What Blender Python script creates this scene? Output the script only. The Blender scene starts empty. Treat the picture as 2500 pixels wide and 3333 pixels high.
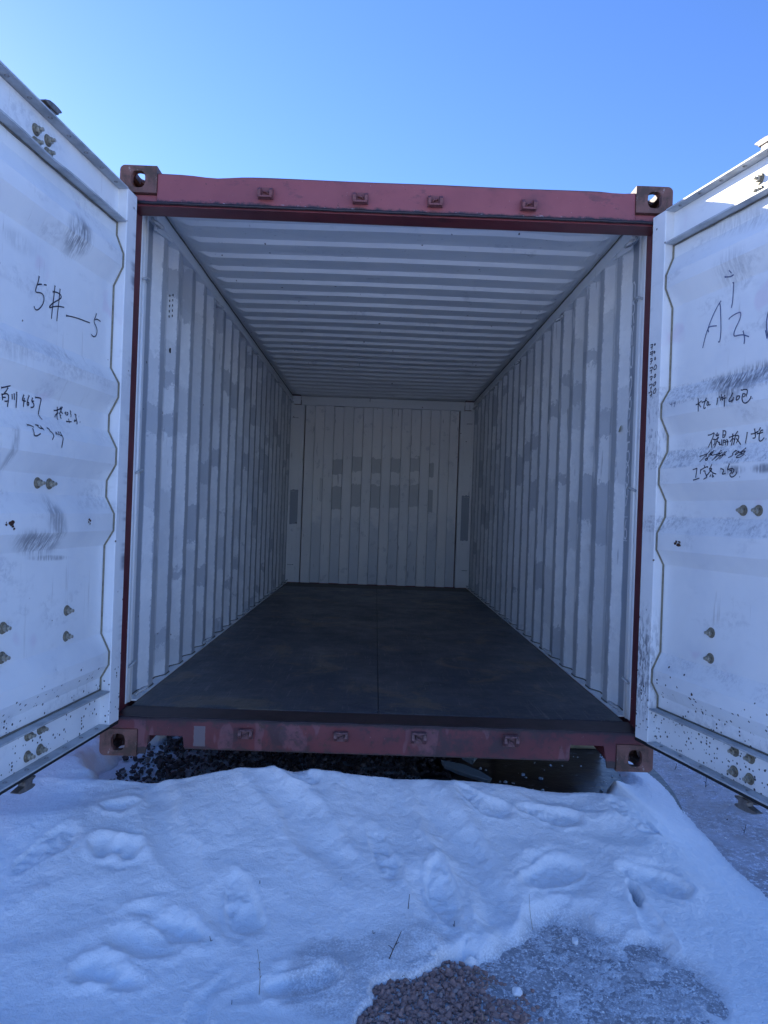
import bpy, bmesh, math, random
import numpy as np
from mathutils import Vector, Matrix
R = math.radians
C = bpy.context.scene.collection
SC = bpy.context.scene
random.seed(7); rng = np.random.default_rng(11)

# ---------------------------------------------------------------- camera
cd = bpy.data.cameras.new('camera'); cam = bpy.data.objects.new('camera', cd); C.objects.link(cam)
cd.sensor_fit = 'HORIZONTAL'; cd.sensor_width = 36.0; cd.lens = 32.861
cd.clip_start = 0.05; cd.clip_end = 2000
yaw, pit, rol = 0.0114691, 0.0008426, 0.0357063
fw = Vector((math.sin(yaw)*math.cos(pit), math.cos(yaw)*math.cos(pit), math.sin(pit)))
rt = Vector((math.cos(yaw), -math.sin(yaw), 0)); up = rt.cross(fw)
r2 = math.cos(rol)*rt + math.sin(rol)*up; u2 = -math.sin(rol)*rt + math.cos(rol)*up
M = Matrix((r2, u2, -fw)).transposed().to_4x4(); M.translation = Vector((-0.0443, -3.0860, 1.1065))
cam.matrix_world = M
SC.camera = cam

# ---------------------------------------------------------------- light
SUN_EL, SUN_AZ = 20.5, -45.0            # azimuth from +Y, negative = to the left
SKY_STR, SUN_STR, EXPO = 0.13, 5.0, 1.25
w = bpy.data.worlds.new('World'); SC.world = w; w.use_nodes = True
nt = w.node_tree; nt.nodes.clear()
sky = nt.nodes.new('ShaderNodeTexSky'); sky.sky_type = 'NISHITA'; sky.sun_disc = False
sky.sun_elevation = R(SUN_EL); sky.sun_rotation = R(SUN_AZ)
sky.air_density = 1.0; sky.dust_density = 0.12; sky.ozone_density = 3.0; sky.altitude = 200
hs = nt.nodes.new('ShaderNodeHueSaturation'); hs.inputs['Saturation'].default_value = 1.15
bg = nt.nodes.new('ShaderNodeBackground'); bg.inputs['Strength'].default_value = SKY_STR
wo = nt.nodes.new('ShaderNodeOutputWorld')
tm = nt.nodes.new('ShaderNodeMix'); tm.data_type = 'RGBA'; tm.blend_type = 'MULTIPLY'; tm.inputs[0].default_value = 1.0; tm.inputs[7].default_value = (.92, .845, 1.10, 1)
nt.links.new(sky.outputs[0], hs.inputs['Color']); nt.links.new(hs.outputs[0], tm.inputs[6]); nt.links.new(tm.outputs[2], bg.inputs[0]); nt.links.new(bg.outputs[0], wo.inputs[0])
sl = bpy.data.lights.new('sun', 'SUN'); sl.energy = SUN_STR; sl.angle = R(0.5); sl.color = (1.0, .93, .80)
sun = bpy.data.objects.new('sun', sl); C.objects.link(sun)
sd = Vector((math.sin(R(SUN_AZ))*math.cos(R(SUN_EL)), math.cos(R(SUN_AZ))*math.cos(R(SUN_EL)), math.sin(R(SUN_EL))))
sun.rotation_euler = sd.to_track_quat('Z', 'Y').to_euler(); sun.location = (-10, 20, 15)
SC.view_settings.view_transform = 'Standard'; SC.view_settings.look = 'None'
SC.view_settings.exposure = EXPO; SC.view_settings.gamma = 1.0
SC.cycles.max_bounces = 14; SC.cycles.diffuse_bounces = 10; SC.cycles.glossy_bounces = 6; SC.cycles.transmission_bounces = 8
SC.cycles.caustics_reflective = False; SC.cycles.caustics_refractive = False

# ---------------------------------------------------------------- helpers
class MB:
    def __init__(s): s.v = []; s.f = []; s.m = []
    def add(s, vs, fs, mi=0):
        b = len(s.v); s.v += [tuple(map(float, p)) for p in vs]; s.f += [tuple(i+b for i in f) for f in fs]; s.m += [mi]*len(fs); return s
    def box(s, x0, x1, y0, y1, z0, z1, mi=0):
        return s.add([(x0,y0,z0),(x1,y0,z0),(x1,y1,z0),(x0,y1,z0),(x0,y0,z1),(x1,y0,z1),(x1,y1,z1),(x0,y1,z1)],
                     [(0,3,2,1),(4,5,6,7),(0,1,5,4),(1,2,6,5),(2,3,7,6),(3,0,4,7)], mi)
    def prism(s, poly, a0, a1, axis='y', mi=0):
        """poly: 2D outline; extruded along axis from a0 to a1"""
        def P(p, a): return {'y': (p[0], a, p[1]), 'x': (a, p[0], p[1]), 'z': (p[0], p[1], a)}[axis]
        n = len(poly)
        return s.add([P(p, a0) for p in poly]+[P(p, a1) for p in poly],
                     [tuple(range(n-1, -1, -1)), tuple(range(n, 2*n))]+[(i, (i+1) % n, (i+1) % n+n, i+n) for i in range(n)], mi)
    def tube(s, pts, r, n=8, closed=False, mi=0, r2=None):
        pts = [Vector(p) for p in pts]; rings = []; N = len(pts)
        ref = None
        for i, p in enumerate(pts):
            t = (pts[(i+1) % N]-pts[i-1]) if closed else (pts[min(i+1, N-1)]-pts[max(i-1, 0)])
            t.normalize()
            if ref is None: ref = Vector((0,0,1)) if abs(t.z) < .9 else Vector((1,0,0))
            u = t.cross(ref).normalized(); v = u.cross(t).normalized(); ref = v
            rr = r if r2 is None else r+(r2-r)*i/(N-1)
            rings.append([p+(u*math.cos(2*math.pi*k/n)+v*math.sin(2*math.pi*k/n))*rr for k in range(n)])
        vs = [q for g in rings for q in g]; fs = []
        for i in range(N if closed else N-1):
            a = i*n; b = ((i+1) % N)*n
            fs += [(a+k, a+(k+1) % n, b+(k+1) % n, b+k) for k in range(n)]
        if not closed: fs += [tuple(range(n-1, -1, -1)), tuple((N-1)*n+k for k in range(n))]
        return s.add(vs, fs, mi)
    def build(s, name, mats, parent=None, bevel=0, smooth=False, recalc=True, label=None, seg=2):
        me = bpy.data.meshes.new(name); me.from_pydata(s.v, [], s.f); me.update()
        if recalc:
            bm = bmesh.new(); bm.from_mesh(me); bmesh.ops.recalc_face_normals(bm, faces=bm.faces); bm.to_mesh(me); bm.free()
        if not isinstance(mats, (list, tuple)): mats = [mats]
        for m in mats: me.materials.append(m)
        if len(mats) > 1: me.polygons.foreach_set('material_index', s.m)
        if smooth: me.polygons.foreach_set('use_smooth', [True]*len(me.polygons))
        o = bpy.data.objects.new(name, me); C.objects.link(o)
        if parent: o.parent = parent
        if bevel:
            b = o.modifiers.new('bevel', 'BEVEL'); b.width = bevel; b.segments = seg; b.limit_method = 'ANGLE'; b.angle_limit = R(35)
        if label: o['label'] = label
        return o

def tag(o, label=None, cat=None, group=None, kind=None):
    for k, v in (('label', label), ('category', cat), ('group', group), ('kind', kind)):
        if v: o[k] = v
    return o
def dup(o, parent, loc=None, rot=None, scale=None):
    c = o.copy(); C.objects.link(c); c.parent = parent
    if loc is not None: c.location = loc
    if rot is not None: c.rotation_euler = rot
    if scale is not None: c.scale = scale
    return c

# numpy value-noise fbm
_T = rng.random((256, 256))
def vnoise(x, y):
    xi = np.floor(x).astype(int); yi = np.floor(y).astype(int); fx = x-xi; fy = y-yi
    fx = fx*fx*fx*(fx*(fx*6-15)+10); fy = fy*fy*fy*(fy*(fy*6-15)+10)
    a = _T[xi % 256, yi % 256]; b = _T[(xi+1) % 256, yi % 256]; c = _T[xi % 256, (yi+1) % 256]; d = _T[(xi+1) % 256, (yi+1) % 256]
    return (a*(1-fx)+b*fx)*(1-fy)+(c*(1-fx)+d*fx)*fy-.5
def fbm(x, y, s, o=4, g=.5):
    t = 0; a = 1
    for k in range(o): t = t+a*vnoise(x*s+k*17.3, y*s+k*9.1); a *= g; s *= 2.03
    return t
def sstep(a, b, x): t = np.clip((x-a)/(b-a), 0, 1); return t*t*(3-2*t)

# ---------------------------------------------------------------- materials
class G:
    """small node-graph helper"""
    def __init__(s, name):
        s.m = bpy.data.materials.new(name); s.m.use_nodes = True; s.t = s.m.node_tree; s.t.nodes.clear()
        s.out = s.n('ShaderNodeOutputMaterial'); s.b = s.n('ShaderNodeBsdfPrincipled'); s.t.links.new(s.b.outputs[0], s.out.inputs[0])
        s.tc = s.n('ShaderNodeTexCoord'); s.P = s.tc.outputs['Object']
    def n(s, t): return s.t.nodes.new(t)
    def set(s, node, i, v):
        if isinstance(v, bpy.types.NodeSocket): s.t.links.new(v, node.inputs[i])
        else:
            if isinstance(v, (tuple, list)) and node.inputs[i].type == 'RGBA' and len(v) == 3: v = (*v, 1)
            node.inputs[i].default_value = v
    def math(s, op, a, b=0.0, c=None, clamp=False):
        n = s.n('ShaderNodeMath'); n.operation = op; n.use_clamp = clamp; s.set(n, 0, a); s.set(n, 1, b)
        if c is not None: s.set(n, 2, c)
        return n.outputs[0]
    def vmul(s, v, k):
        n = s.n('ShaderNodeVectorMath'); n.operation = 'MULTIPLY'; s.set(n, 0, v); n.inputs[1].default_value = k; return n.outputs[0]
    def vadd(s, v, k):
        n = s.n('ShaderNodeVectorMath'); n.operation = 'ADD'; s.set(n, 0, v); s.set(n, 1, k); return n.outputs[0]
    def noise(s, scale=5, detail=4, rough=.6, vec=None, dist=0):
        n = s.n('ShaderNodeTexNoise'); s.set(n, 'Vector', vec or s.P); s.set(n, 'Scale', scale); s.set(n, 'Detail', detail); s.set(n, 'Roughness', rough); s.set(n, 'Distortion', dist); return n.outputs[0]
    def vor(s, scale=5, vec=None, out='Distance', feat='F1', rand=1):
        n = s.n('ShaderNodeTexVoronoi'); n.feature = feat; s.set(n, 'Vector', vec or s.P); s.set(n, 'Scale', scale); s.set(n, 'Randomness', rand); return n.outputs[out]
    def step(s, x, a, b):   # smooth 0->1 as x goes a->b (a may exceed b)
        n = s.n('ShaderNodeMapRange'); n.interpolation_type = 'SMOOTHSTEP'
        if a > b:
            s.set(n, 0, x); s.set(n, 1, b); s.set(n, 2, a); s.set(n, 3, 1.0); s.set(n, 4, 0.0)
        else:
            s.set(n, 0, x); s.set(n, 1, a); s.set(n, 2, b)
        return n.outputs[0]
    def mix(s, f, a, b):
        n = s.n('ShaderNodeMix'); n.data_type = 'RGBA'; s.set(n, 0, f); s.set(n, 6, a); s.set(n, 7, b); return n.outputs[2]
    def xyz(s, v=None):
        n = s.n('ShaderNodeSeparateXYZ'); s.set(n, 0, v or s.P); return n.outputs
    def comb(s, x, y, z):
        n = s.n('ShaderNodeCombineXYZ'); s.set(n, 0, x); s.set(n, 1, y); s.set(n, 2, z); return n.outputs[0]
    def bump(s, h, strength=.3, dist=.01, normal=None):
        n = s.n('ShaderNodeBump'); s.set(n, 'Height', h); s.set(n, 'Strength', strength); s.set(n, 'Distance', dist)
        if normal: s.set(n, 'Normal', normal)
        return n.outputs[0]
    def fin(s, col, rough=.5, metal=0.0, normal=None, spec=None, **k):
        s.set(s.b, 'Base Color', col); s.set(s.b, 'Roughness', rough); s.set(s.b, 'Metallic', metal)
        if normal: s.set(s.b, 'Normal', normal)
        if spec is not None: s.set(s.b, 'Specular IOR Level', spec)
        for a, v in k.items(): s.set(s.b, a, v)
        return s.m
    def blob(s, u, v, cu, cv, ru, rv, ang=0.0):
        """soft elliptical stain mask 0..1 in the (u, v) plane"""
        du = s.math('SUBTRACT', u, cu); dv = s.math('SUBTRACT', v, cv)
        ca, sa = math.cos(R(ang)), math.sin(R(ang))
        a = s.math('ADD', s.math('MULTIPLY', du, ca/ru), s.math('MULTIPLY', dv, sa/ru))
        b = s.math('ADD', s.math('MULTIPLY', du, -sa/rv), s.math('MULTIPLY', dv, ca/rv))
        r = s.math('SQRT', s.math('ADD', s.math('MULTIPLY', a, a), s.math('MULTIPLY', b, b)))
        return s.math('SUBTRACT', 1.0, r, clamp=True)

WHITE = (.83, .85, .85)
def mat_door(side):
    g = G('door_paint_'+('west' if side < 0 else 'east')); u, o, z = g.xyz()
    n1 = g.noise(2.2, 5); n2 = g.noise(38, 4, .7); n3 = g.noise(9, 5, .65)
    col = g.mix(g.step(n1, .40, .70), WHITE, (.72, .75, .78))
    # lightly rubbed dirt clinging to the down-sloping folds, patchy
    rub = g.math('MULTIPLY', g.step(g.noise(3.1, 3, .6, g.vmul(g.P, (1, 1, 2.5))), .52, .68), g.step(n2, .42, .62))
    col = g.mix(g.math('MULTIPLY', rub, .30), col, (.30, .32, .36))
    if side < 0:
        sc = [(.385,2.115,.10,.085,-35,1.0),(.56,.955,.16,.05,8,.9),(.47,1.03,.11,.06,60,.7),(.45,.895,.14,.012,3,.8),(.735,1.27,.022,.10,12,.5),(.70,1.97,.10,.04,0,.25),(.74,1.60,.12,.05,-10,.25)]
        band = [(.9,1.62,.5,.04,.20),(.9,1.38,.5,.03,.12)]
    else:
        sc = [(.44,1.655,.17,.05,4,1.0),(.44,1.62,.06,.07,0,.9),(.42,2.08,.10,.09,0,.35),(.47,1.31,.07,.02,0,.9),(.62,1.31,.06,.02,0,.9),(.50,2.24,.25,.05,-8,.35),(.56,1.66,.12,.05,0,.8)]
        band = [(.45,1.645,.6,.05,.55),(.45,1.375,.6,.045,.60),(.45,1.10,.6,.04,.50),(.6,.52,.5,.035,.25)]
    grain = g.noise(70, 5, .8, g.vmul(g.P, (1, 1, .7)))
    for (cu, cz, ru, rz, st) in band:
        m = g.math('MULTIPLY', g.step(g.math('ABSOLUTE', g.math('SUBTRACT', z, cz)), rz, rz*.75), g.step(grain, .44, .60))
        m = g.math('MULTIPLY', m, g.step(n3, .32, .62))
        col = g.mix(g.math('MULTIPLY', m, st), col, (.20, .22, .27))
    streak = g.noise(120, 3, .6, g.vmul(g.P, (1, .3, .12)))
    for (cu, cz, ru, rz, an, st) in sc:
        m = g.math('MULTIPLY', g.step(g.blob(u, z, cu, cz, ru*1.35, rz*1.35, an), .12, .75), g.step(g.math('ADD', g.math('MULTIPLY', streak, .6), g.math('MULTIPLY', n3, .4)), .38, .58))
        col = g.mix(g.math('MULTIPLY', m, st*.8, clamp=True), col, (.09, .10, .13))
    if side > 0:   # hand-rubbed dirt on the hinge post, near the floor
        m = g.math('MULTIPLY', g.step(u, .085, .02), g.step(g.math('ABSOLUTE', g.math('SUBTRACT', z, .48)), .32, .05))
        m = g.math('MULTIPLY', m, g.step(g.noise(60, 4, .7, g.vmul(g.vadd(g.P, (0, 0, 0)), (1, 1, .35))), .44, .60))
        col = g.mix(g.math('MULTIPLY', m, .85), col, (.10, .11, .14))
        m = g.math('MULTIPLY', g.step(u, .085, .03), g.step(g.math('ABSOLUTE', g.math('SUBTRACT', z, 1.50)), .14, .05))
        m = g.math('MULTIPLY', m, g.step(g.noise(60, 4, .7, g.vmul(g.P, (1, 1, .3))), .50, .62)); col = g.mix(g.math('MULTIPLY', m, .6), col, (.14, .16, .22))
    else:          # rubbing along the hinge edge
        m = g.math('MULTIPLY', g.step(u, .02, -.028), g.step(g.noise(4, 4, .7, g.vmul(g.P, (.1, .1, 1))), .50, .62))
        col = g.mix(g.math('MULTIPLY', m, .75), col, (.12, .13, .17))
    # old pink marks
    pk = g.math('MULTIPLY', g.step(g.noise(4.5, 2), .66, .74), .22); col = g.mix(pk, col, (.62, .38, .52))
    rn = g.math('MULTIPLY', g.step(g.noise(50, 3, .6, g.vmul(g.P, (1, .2, .05))), .60, .70), g.step(g.noise(3.3, 3), .50, .62)); col = g.mix(g.math('MULTIPLY', rn, .35), col, (.38, .36, .34))
    # rust pitting, thick near the sill
    den = g.step(z, .55, .20)
    v1 = g.vor(70, g.vadd(g.P, (.3, 0, 0))); cell = g.vor(70, g.vadd(g.P, (.3, 0, 0)), out='Color')
    cs = g.xyz(cell)[0]
    cut = g.math('MULTIPLY', den, .80 if side > 0 else .42)
    cut = g.math('MULTIPLY', cut, g.step(n3, .38, .60))
    dot = g.math('MULTIPLY', g.step(g.math('ADD', v1, g.math('MULTIPLY', cs, .25)), .42, .30), g.math('LESS_THAN', cs, cut))
    col = g.mix(dot, col, (.035, .035, .045))
    v2 = g.vor(17); c2 = g.xyz(g.vor(17, out='Color'))[1]
    dot2 = g.math('MULTIPLY', g.step(g.math('ADD', v2, g.math('MULTIPLY', g.math('SUBTRACT', n2, .5), .25)), .10, .06), g.math('LESS_THAN', c2, .10))
    col = g.mix(dot2, col, (.09, .07, .06))
    nrm = g.bump(g.noise(4.0, 3), .35, .02); nrm = g.bump(n2, .12, .002, nrm)
    return g.fin(col, g.math('ADD', .36, g.math('MULTIPLY', n3, .25)), normal=nrm)

def mat_white(name='interior_paint', grey=.35, seedv=0.0, cells=None, band=None, strip=False):
    """worn white paint; cells=(axis, origin, pitch): touched-up grey rectangles that follow the folds"""
    g = G(name); x, y, z = g.xyz()
    base = g.mix(g.step(g.noise(1.3, 4), .35, .7), WHITE, (.77, .79, .80))
    n2 = g.noise(30, 4, .7)
    if cells:
        ax, o0, p = cells
        c = (x, y, z)[ax]
        k = g.math('FLOOR', g.math('DIVIDE', g.math('SUBTRACT', c, o0), p))
        wob = g.math('MULTIPLY', g.math('SUBTRACT', g.noise(13, 5, .75), .5), .22)
        nz = g.n('ShaderNodeTexNoise'); g.set(nz, 'Vector', g.comb(g.math('MULTIPLY', k, 7.31), seedv, g.math('ADD', z, wob))); g.set(nz, 'Scale', 2.3); g.set(nz, 'Detail', 1.0)
        m = g.step(g.math('ADD', nz.outputs[0], g.math('MULTIPLY', g.math('SUBTRACT', n2, .5), .05)), .60, .61)
        base = g.mix(g.math('MULTIPLY', m, grey), base, (.34, .38, .43))
        nz2 = g.n('ShaderNodeTexNoise'); g.set(nz2, 'Vector', g.comb(g.math('MULTIPLY', k, 3.17), seedv+5, g.math('ADD', z, wob))); g.set(nz2, 'Scale', 1.5); g.set(nz2, 'Detail', 0.0)
        u = g.math('SUBTRACT', g.math('DIVIDE', g.math('SUBTRACT', c, o0), p), k)      # 0..1 across one fold
        ero = g.step(g.math('ADD', g.noise(9, 5, .75), g.math('MULTIPLY', g.noise(60, 3, .7), .25)), .50, .66)
        m2 = g.step(nz2.outputs[0], .60, .61)
        base = g.mix(g.math('MULTIPLY', m2, grey*.6), base, (.44, .47, .50))
        # ragged rubbed, touched-up grey strips, strengthened to paint in the flats' shade
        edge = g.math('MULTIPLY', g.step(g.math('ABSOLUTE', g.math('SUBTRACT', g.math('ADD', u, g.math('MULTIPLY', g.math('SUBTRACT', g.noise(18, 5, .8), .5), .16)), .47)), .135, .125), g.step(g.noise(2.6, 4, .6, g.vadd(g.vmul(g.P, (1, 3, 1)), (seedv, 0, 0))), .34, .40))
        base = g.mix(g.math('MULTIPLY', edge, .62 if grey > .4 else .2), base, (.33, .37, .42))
        base = g.mix(g.math('MULTIPLY', ero, .14), base, (.40, .44, .50))
    if band:
        ze = g.math('ADD', z, g.math('MULTIPLY', g.math('SUBTRACT', g.noise(22, 4, .7), .5), .06))
        base = g.mix(g.math('MULTIPLY', g.math('MULTIPLY', g.math('GREATER_THAN', ze, band[0]), g.math('LESS_THAN', ze, band[1])), .8), base, (.20, .25, .32))
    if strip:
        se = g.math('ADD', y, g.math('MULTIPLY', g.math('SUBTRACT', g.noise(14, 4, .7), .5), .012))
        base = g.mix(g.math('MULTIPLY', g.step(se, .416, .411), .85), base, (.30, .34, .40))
    sm = g.math('MULTIPLY', g.step(g.noise(5, 5, .7), .60, .72), .35); base = g.mix(sm, base, (.30, .33, .37))
    st = g.math('MULTIPLY', g.step(g.noise(26, 3, .6, g.vmul(g.P, (1, 1, .12))), .66, .74), .5); base = g.mix(st, base, (.16, .17, .20))
    v = g.vor(14); c2 = g.xyz(g.vor(14, out='Color'))[0]
    base = g.mix(g.math('MULTIPLY', g.step(g.math('ADD', v, g.math('MULTIPLY', g.math('SUBTRACT', n2, .5), .4)), .10, .05), g.math('LESS_THAN', c2, .22)), base, (.07, .055, .05))
    nrm = g.bump(g.noise(5, 3), .3, .02); nrm = g.bump(n2, .15, .002, nrm)
    return g.fin(base, .45, normal=nrm)

def mat_red(name='red_paint', col=(.26, .062, .066), dirt=.5):
    g = G(name); x, y, z = g.xyz()
    c = g.mix(g.step(g.noise(2.5, 5), .35, .7), col, tuple(k*.72 for k in col))
    c = g.mix(g.math('MULTIPLY', g.step(g.noise(1.6, 4, .6, g.vmul(g.P, (1.5, 1, .5))), .52, .66), .35), c, (.33, .13, .14))
    c = g.mix(g.math('MULTIPLY', g.step(g.noise(7, 6, .75), .56, .70), dirt), c, (.055, .035, .045))
    c = g.mix(g.math('MULTIPLY', g.step(g.noise(28, 4, .7), .60, .66), .7), c, (.10, .05, .035))
    c = g.mix(g.math('MULTIPLY', g.step(g.noise(90, 3, .7), .70, .76), .6), c, (.42, .33, .33))
    nrm = g.bump(g.noise(3, 3), .35, .03); nrm = g.bump(g.noise(60, 3, .7), .2, .002, nrm)
    return g.fin(c, g.math('ADD', .38, g.math('MULTIPLY', g.noise(9, 3), .3)), normal=nrm)

def mat_header():
    """door header: black grease and scraped paint along the lower lip"""
    g = G('header_paint'); x, y, z = g.xyz()
    c = g.mix(g.step(g.noise(2.5, 5), .35, .7), (.31, .085, .095), (.25, .068, .078))
    c = g.mix(g.math('MULTIPLY', g.step(g.noise(2.2, 5, .65), .55, .70), .45), c, (.09, .04, .05))
    edge = g.math('ADD', z, g.math('MULTIPLY', g.math('SUBTRACT', g.noise(16, 5, .75), .5), .05))
    c = g.mix(g.step(edge, 2.450, 2.436), c, (.030, .024, .034))
    c = g.mix(g.math('MULTIPLY', g.step(g.noise(55, 4, .8, g.vmul(g.P, (.4, 1, 1))), .60, .66), g.step(g.math('ABSOLUTE', g.math('SUBTRACT', z, 2.437)), .012, .004)), c, (.34, .30, .34))
    c = g.mix(g.math('MULTIPLY', g.step(g.noise(70, 3, .7), .69, .74), .5), c, (.42, .30, .30))
    c = g.mix(g.math('MULTIPLY', g.step(g.noise(5, 6, .8, g.vmul(g.P, (1, 1, 2))), .57, .66), .5), c, (.10, .045, .055))
    c = g.mix(g.math('MULTIPLY', g.step(g.noise(34, 5, .75), .645, .68), .8), c, (.09, .045, .035))
    c = g.mix(g.math('MULTIPLY', g.step(z, 2.553, 2.562), .8), c, (.05, .04, .04))
    nrm = g.bump(g.noise(2.0, 3), .5, .04); nrm = g.bump(g.noise(60, 3, .7), .2, .002, nrm)
    return g.fin(c, g.math('ADD', .36, g.math('MULTIPLY', g.noise(9, 3), .3)), normal=nrm)

def mat_sill():
    g = G('sill_paint'); x, y, z = g.xyz()
    c = g.mix(g.step(g.noise(3, 5), .35, .7), (.165, .038, .044), (.095, .026, .034))
    # water-worn pale drips down the face
    d = g.noise(7, 3, .6, g.vmul(g.P, (1, 1, .30))); c = g.mix(g.math('MULTIPLY', g.step(d, .55, .575), .38), c, (.23, .125, .145))
    c = g.mix(g.math('MULTIPLY', g.step(g.noise(6, 6, .75), .48, .62), .75), c, (.040, .028, .036))
    c = g.mix(g.math('MULTIPLY', g.step(g.noise(24, 5, .75), .60, .66), .8), c, (.085, .042, .028))
    c = g.mix(g.step(g.math('ADD', z, g.math('MULTIPLY', g.math('SUBTRACT', g.noise(30, 4, .75), .5), .03)), .046, .038), c, (.05, .035, .035))
    c = g.mix(g.step(g.math('ADD', z, g.math('MULTIPLY', g.math('SUBTRACT', g.noise(18, 5, .75), .5), .04)), .150, .166), c, (.035, .026, .032))
    # one grey repaired rectangle beside the left fork pocket
    r = g.math('MULTIPLY', g.step(g.math('ABSOLUTE', g.math('SUBTRACT', g.math('ADD', x, g.math('MULTIPLY', g.math('SUBTRACT', g.noise(40, 3), .5), .01)), -.785)), .026, .024), g.step(g.math('ABSOLUTE', g.math('SUBTRACT', z, .095)), .046, .043))
    c = g.mix(g.math('MULTIPLY', r, .75), c, (.17, .165, .18))
    c = g.mix(g.math('MULTIPLY', g.step(g.noise(80, 3, .7), .70, .75), .5), c, (.40, .35, .36))
    nrm = g.bump(g.noise(2.5, 3), .4, .03); nrm = g.bump(g.noise(70, 3, .7), .25, .002, nrm)
    return g.fin(c, g.math('ADD', .34, g.math('MULTIPLY', g.noise(9, 3), .3)), normal=nrm)

def mat_casting():
    g = G('casting_paint')
    c = g.mix(g.step(g.noise(11, 5, .7), .38, .66), (.19, .085, .070), (.11, .055, .042))
    c = g.mix(g.math('MULTIPLY', g.step(g.noise(13, 6, .75), .50, .60), .85), c, (.070, .042, .030))
    c = g.mix(g.math('MULTIPLY', g.step(g.noise(40, 4, .75, g.vmul(g.P, (1, 1, .5))), .60, .66), .7), c, (.36, .29, .27))
    nrm = g.bump(g.noise(35, 5, .7), .5, .004)
    return g.fin(c, .6, normal=nrm)

def mat_floor():
    g = G('plywood'); x, y, z = g.xyz()
    n = g.noise(1.7, 6, .7, dist=.5); gr = g.noise(8, 5, .7, g.vmul(g.P, (9, .7, 1)))
    c = g.mix(g.step(n, .36, .66), (.024, .031, .052), (.070, .070, .082))
    c = g.mix(g.math('MULTIPLY', g.step(g.noise(2.4, 6, .72, dist=.8), .53, .62), .80), c, (.16, .120, .080))
    c = g.mix(g.math('MULTIPLY', g.step(g.noise(1.3, 5, .6, g.vadd(g.P, (4, 2, 0))), .50, .62), .70), c, (.020, .026, .048))
    c = g.mix(g.math('MULTIPLY', g.step(gr, .54, .68), .45), c, (.15, .12, .095))
    c = g.mix(g.math('MULTIPLY', g.step(g.noise(5.5, 7, .8, dist=1.2), .58, .64), .75), c, (.009, .010, .014))
    s1 = g.noise(10, 3, .5, g.vmul(g.P, (6, .25, 1)), 1.5); c = g.mix(g.math('MULTIPLY', g.step(s1, .655, .675), .55), c, (.20, .185, .17))
    s2 = g.noise(9, 3, .5, g.vmul(g.P, (.4, 5, 1)), 2.2); c = g.mix(g.math('MULTIPLY', g.step(s2, .66, .68), .40), c, (.17, .16, .15))
    c = g.mix(g.math('MULTIPLY', g.step(g.noise(75, 3, .6), .69, .73), .7), c, (.26, .25, .24))
    c = g.mix(g.math('MULTIPLY', g.step(g.noise(42, 3, .6), .70, .74), .8), c, (.006, .006, .008))
    e = g.math('SUBTRACT', 1.148, g.math('ABSOLUTE', x)); c = g.mix(g.math('MULTIPLY', g.step(g.math('ADD', e, g.math('MULTIPLY', g.noise(9, 4), .08)), .11, .03), .6), c, (.11, .10, .09))
    nrm = g.bump(g.math('ADD', gr, g.noise(40, 4)), .45, .004); nrm = g.bump(g.noise(2.5, 3), .3, .02, nrm)
    return g.fin(c, g.math('ADD', .14, g.math('MULTIPLY', g.noise(3.2, 6, .7), .62)), normal=nrm, spec=.75)
def mat_floor2():
    g = G('brown_plywood'); gr = g.noise(9, 5, .7, g.vmul(g.P, (.6, 8, 1)))
    c = g.mix(g.step(gr, .4, .65), (.070, .050, .042), (.12, .088, .072))
    return g.fin(c, .6, normal=g.bump(gr, .3, .004))
def simple(name, col, rough=.5, metal=0.0, var=.5, sc=20, bump=.2):
    g = G(name); n = g.noise(sc, 5, .65)
    c = g.mix(g.step(n, .35, .7), col, tuple(k*var for k in col))
    return g.fin(c, rough, metal, normal=g.bump(n, bump, .003))

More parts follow.
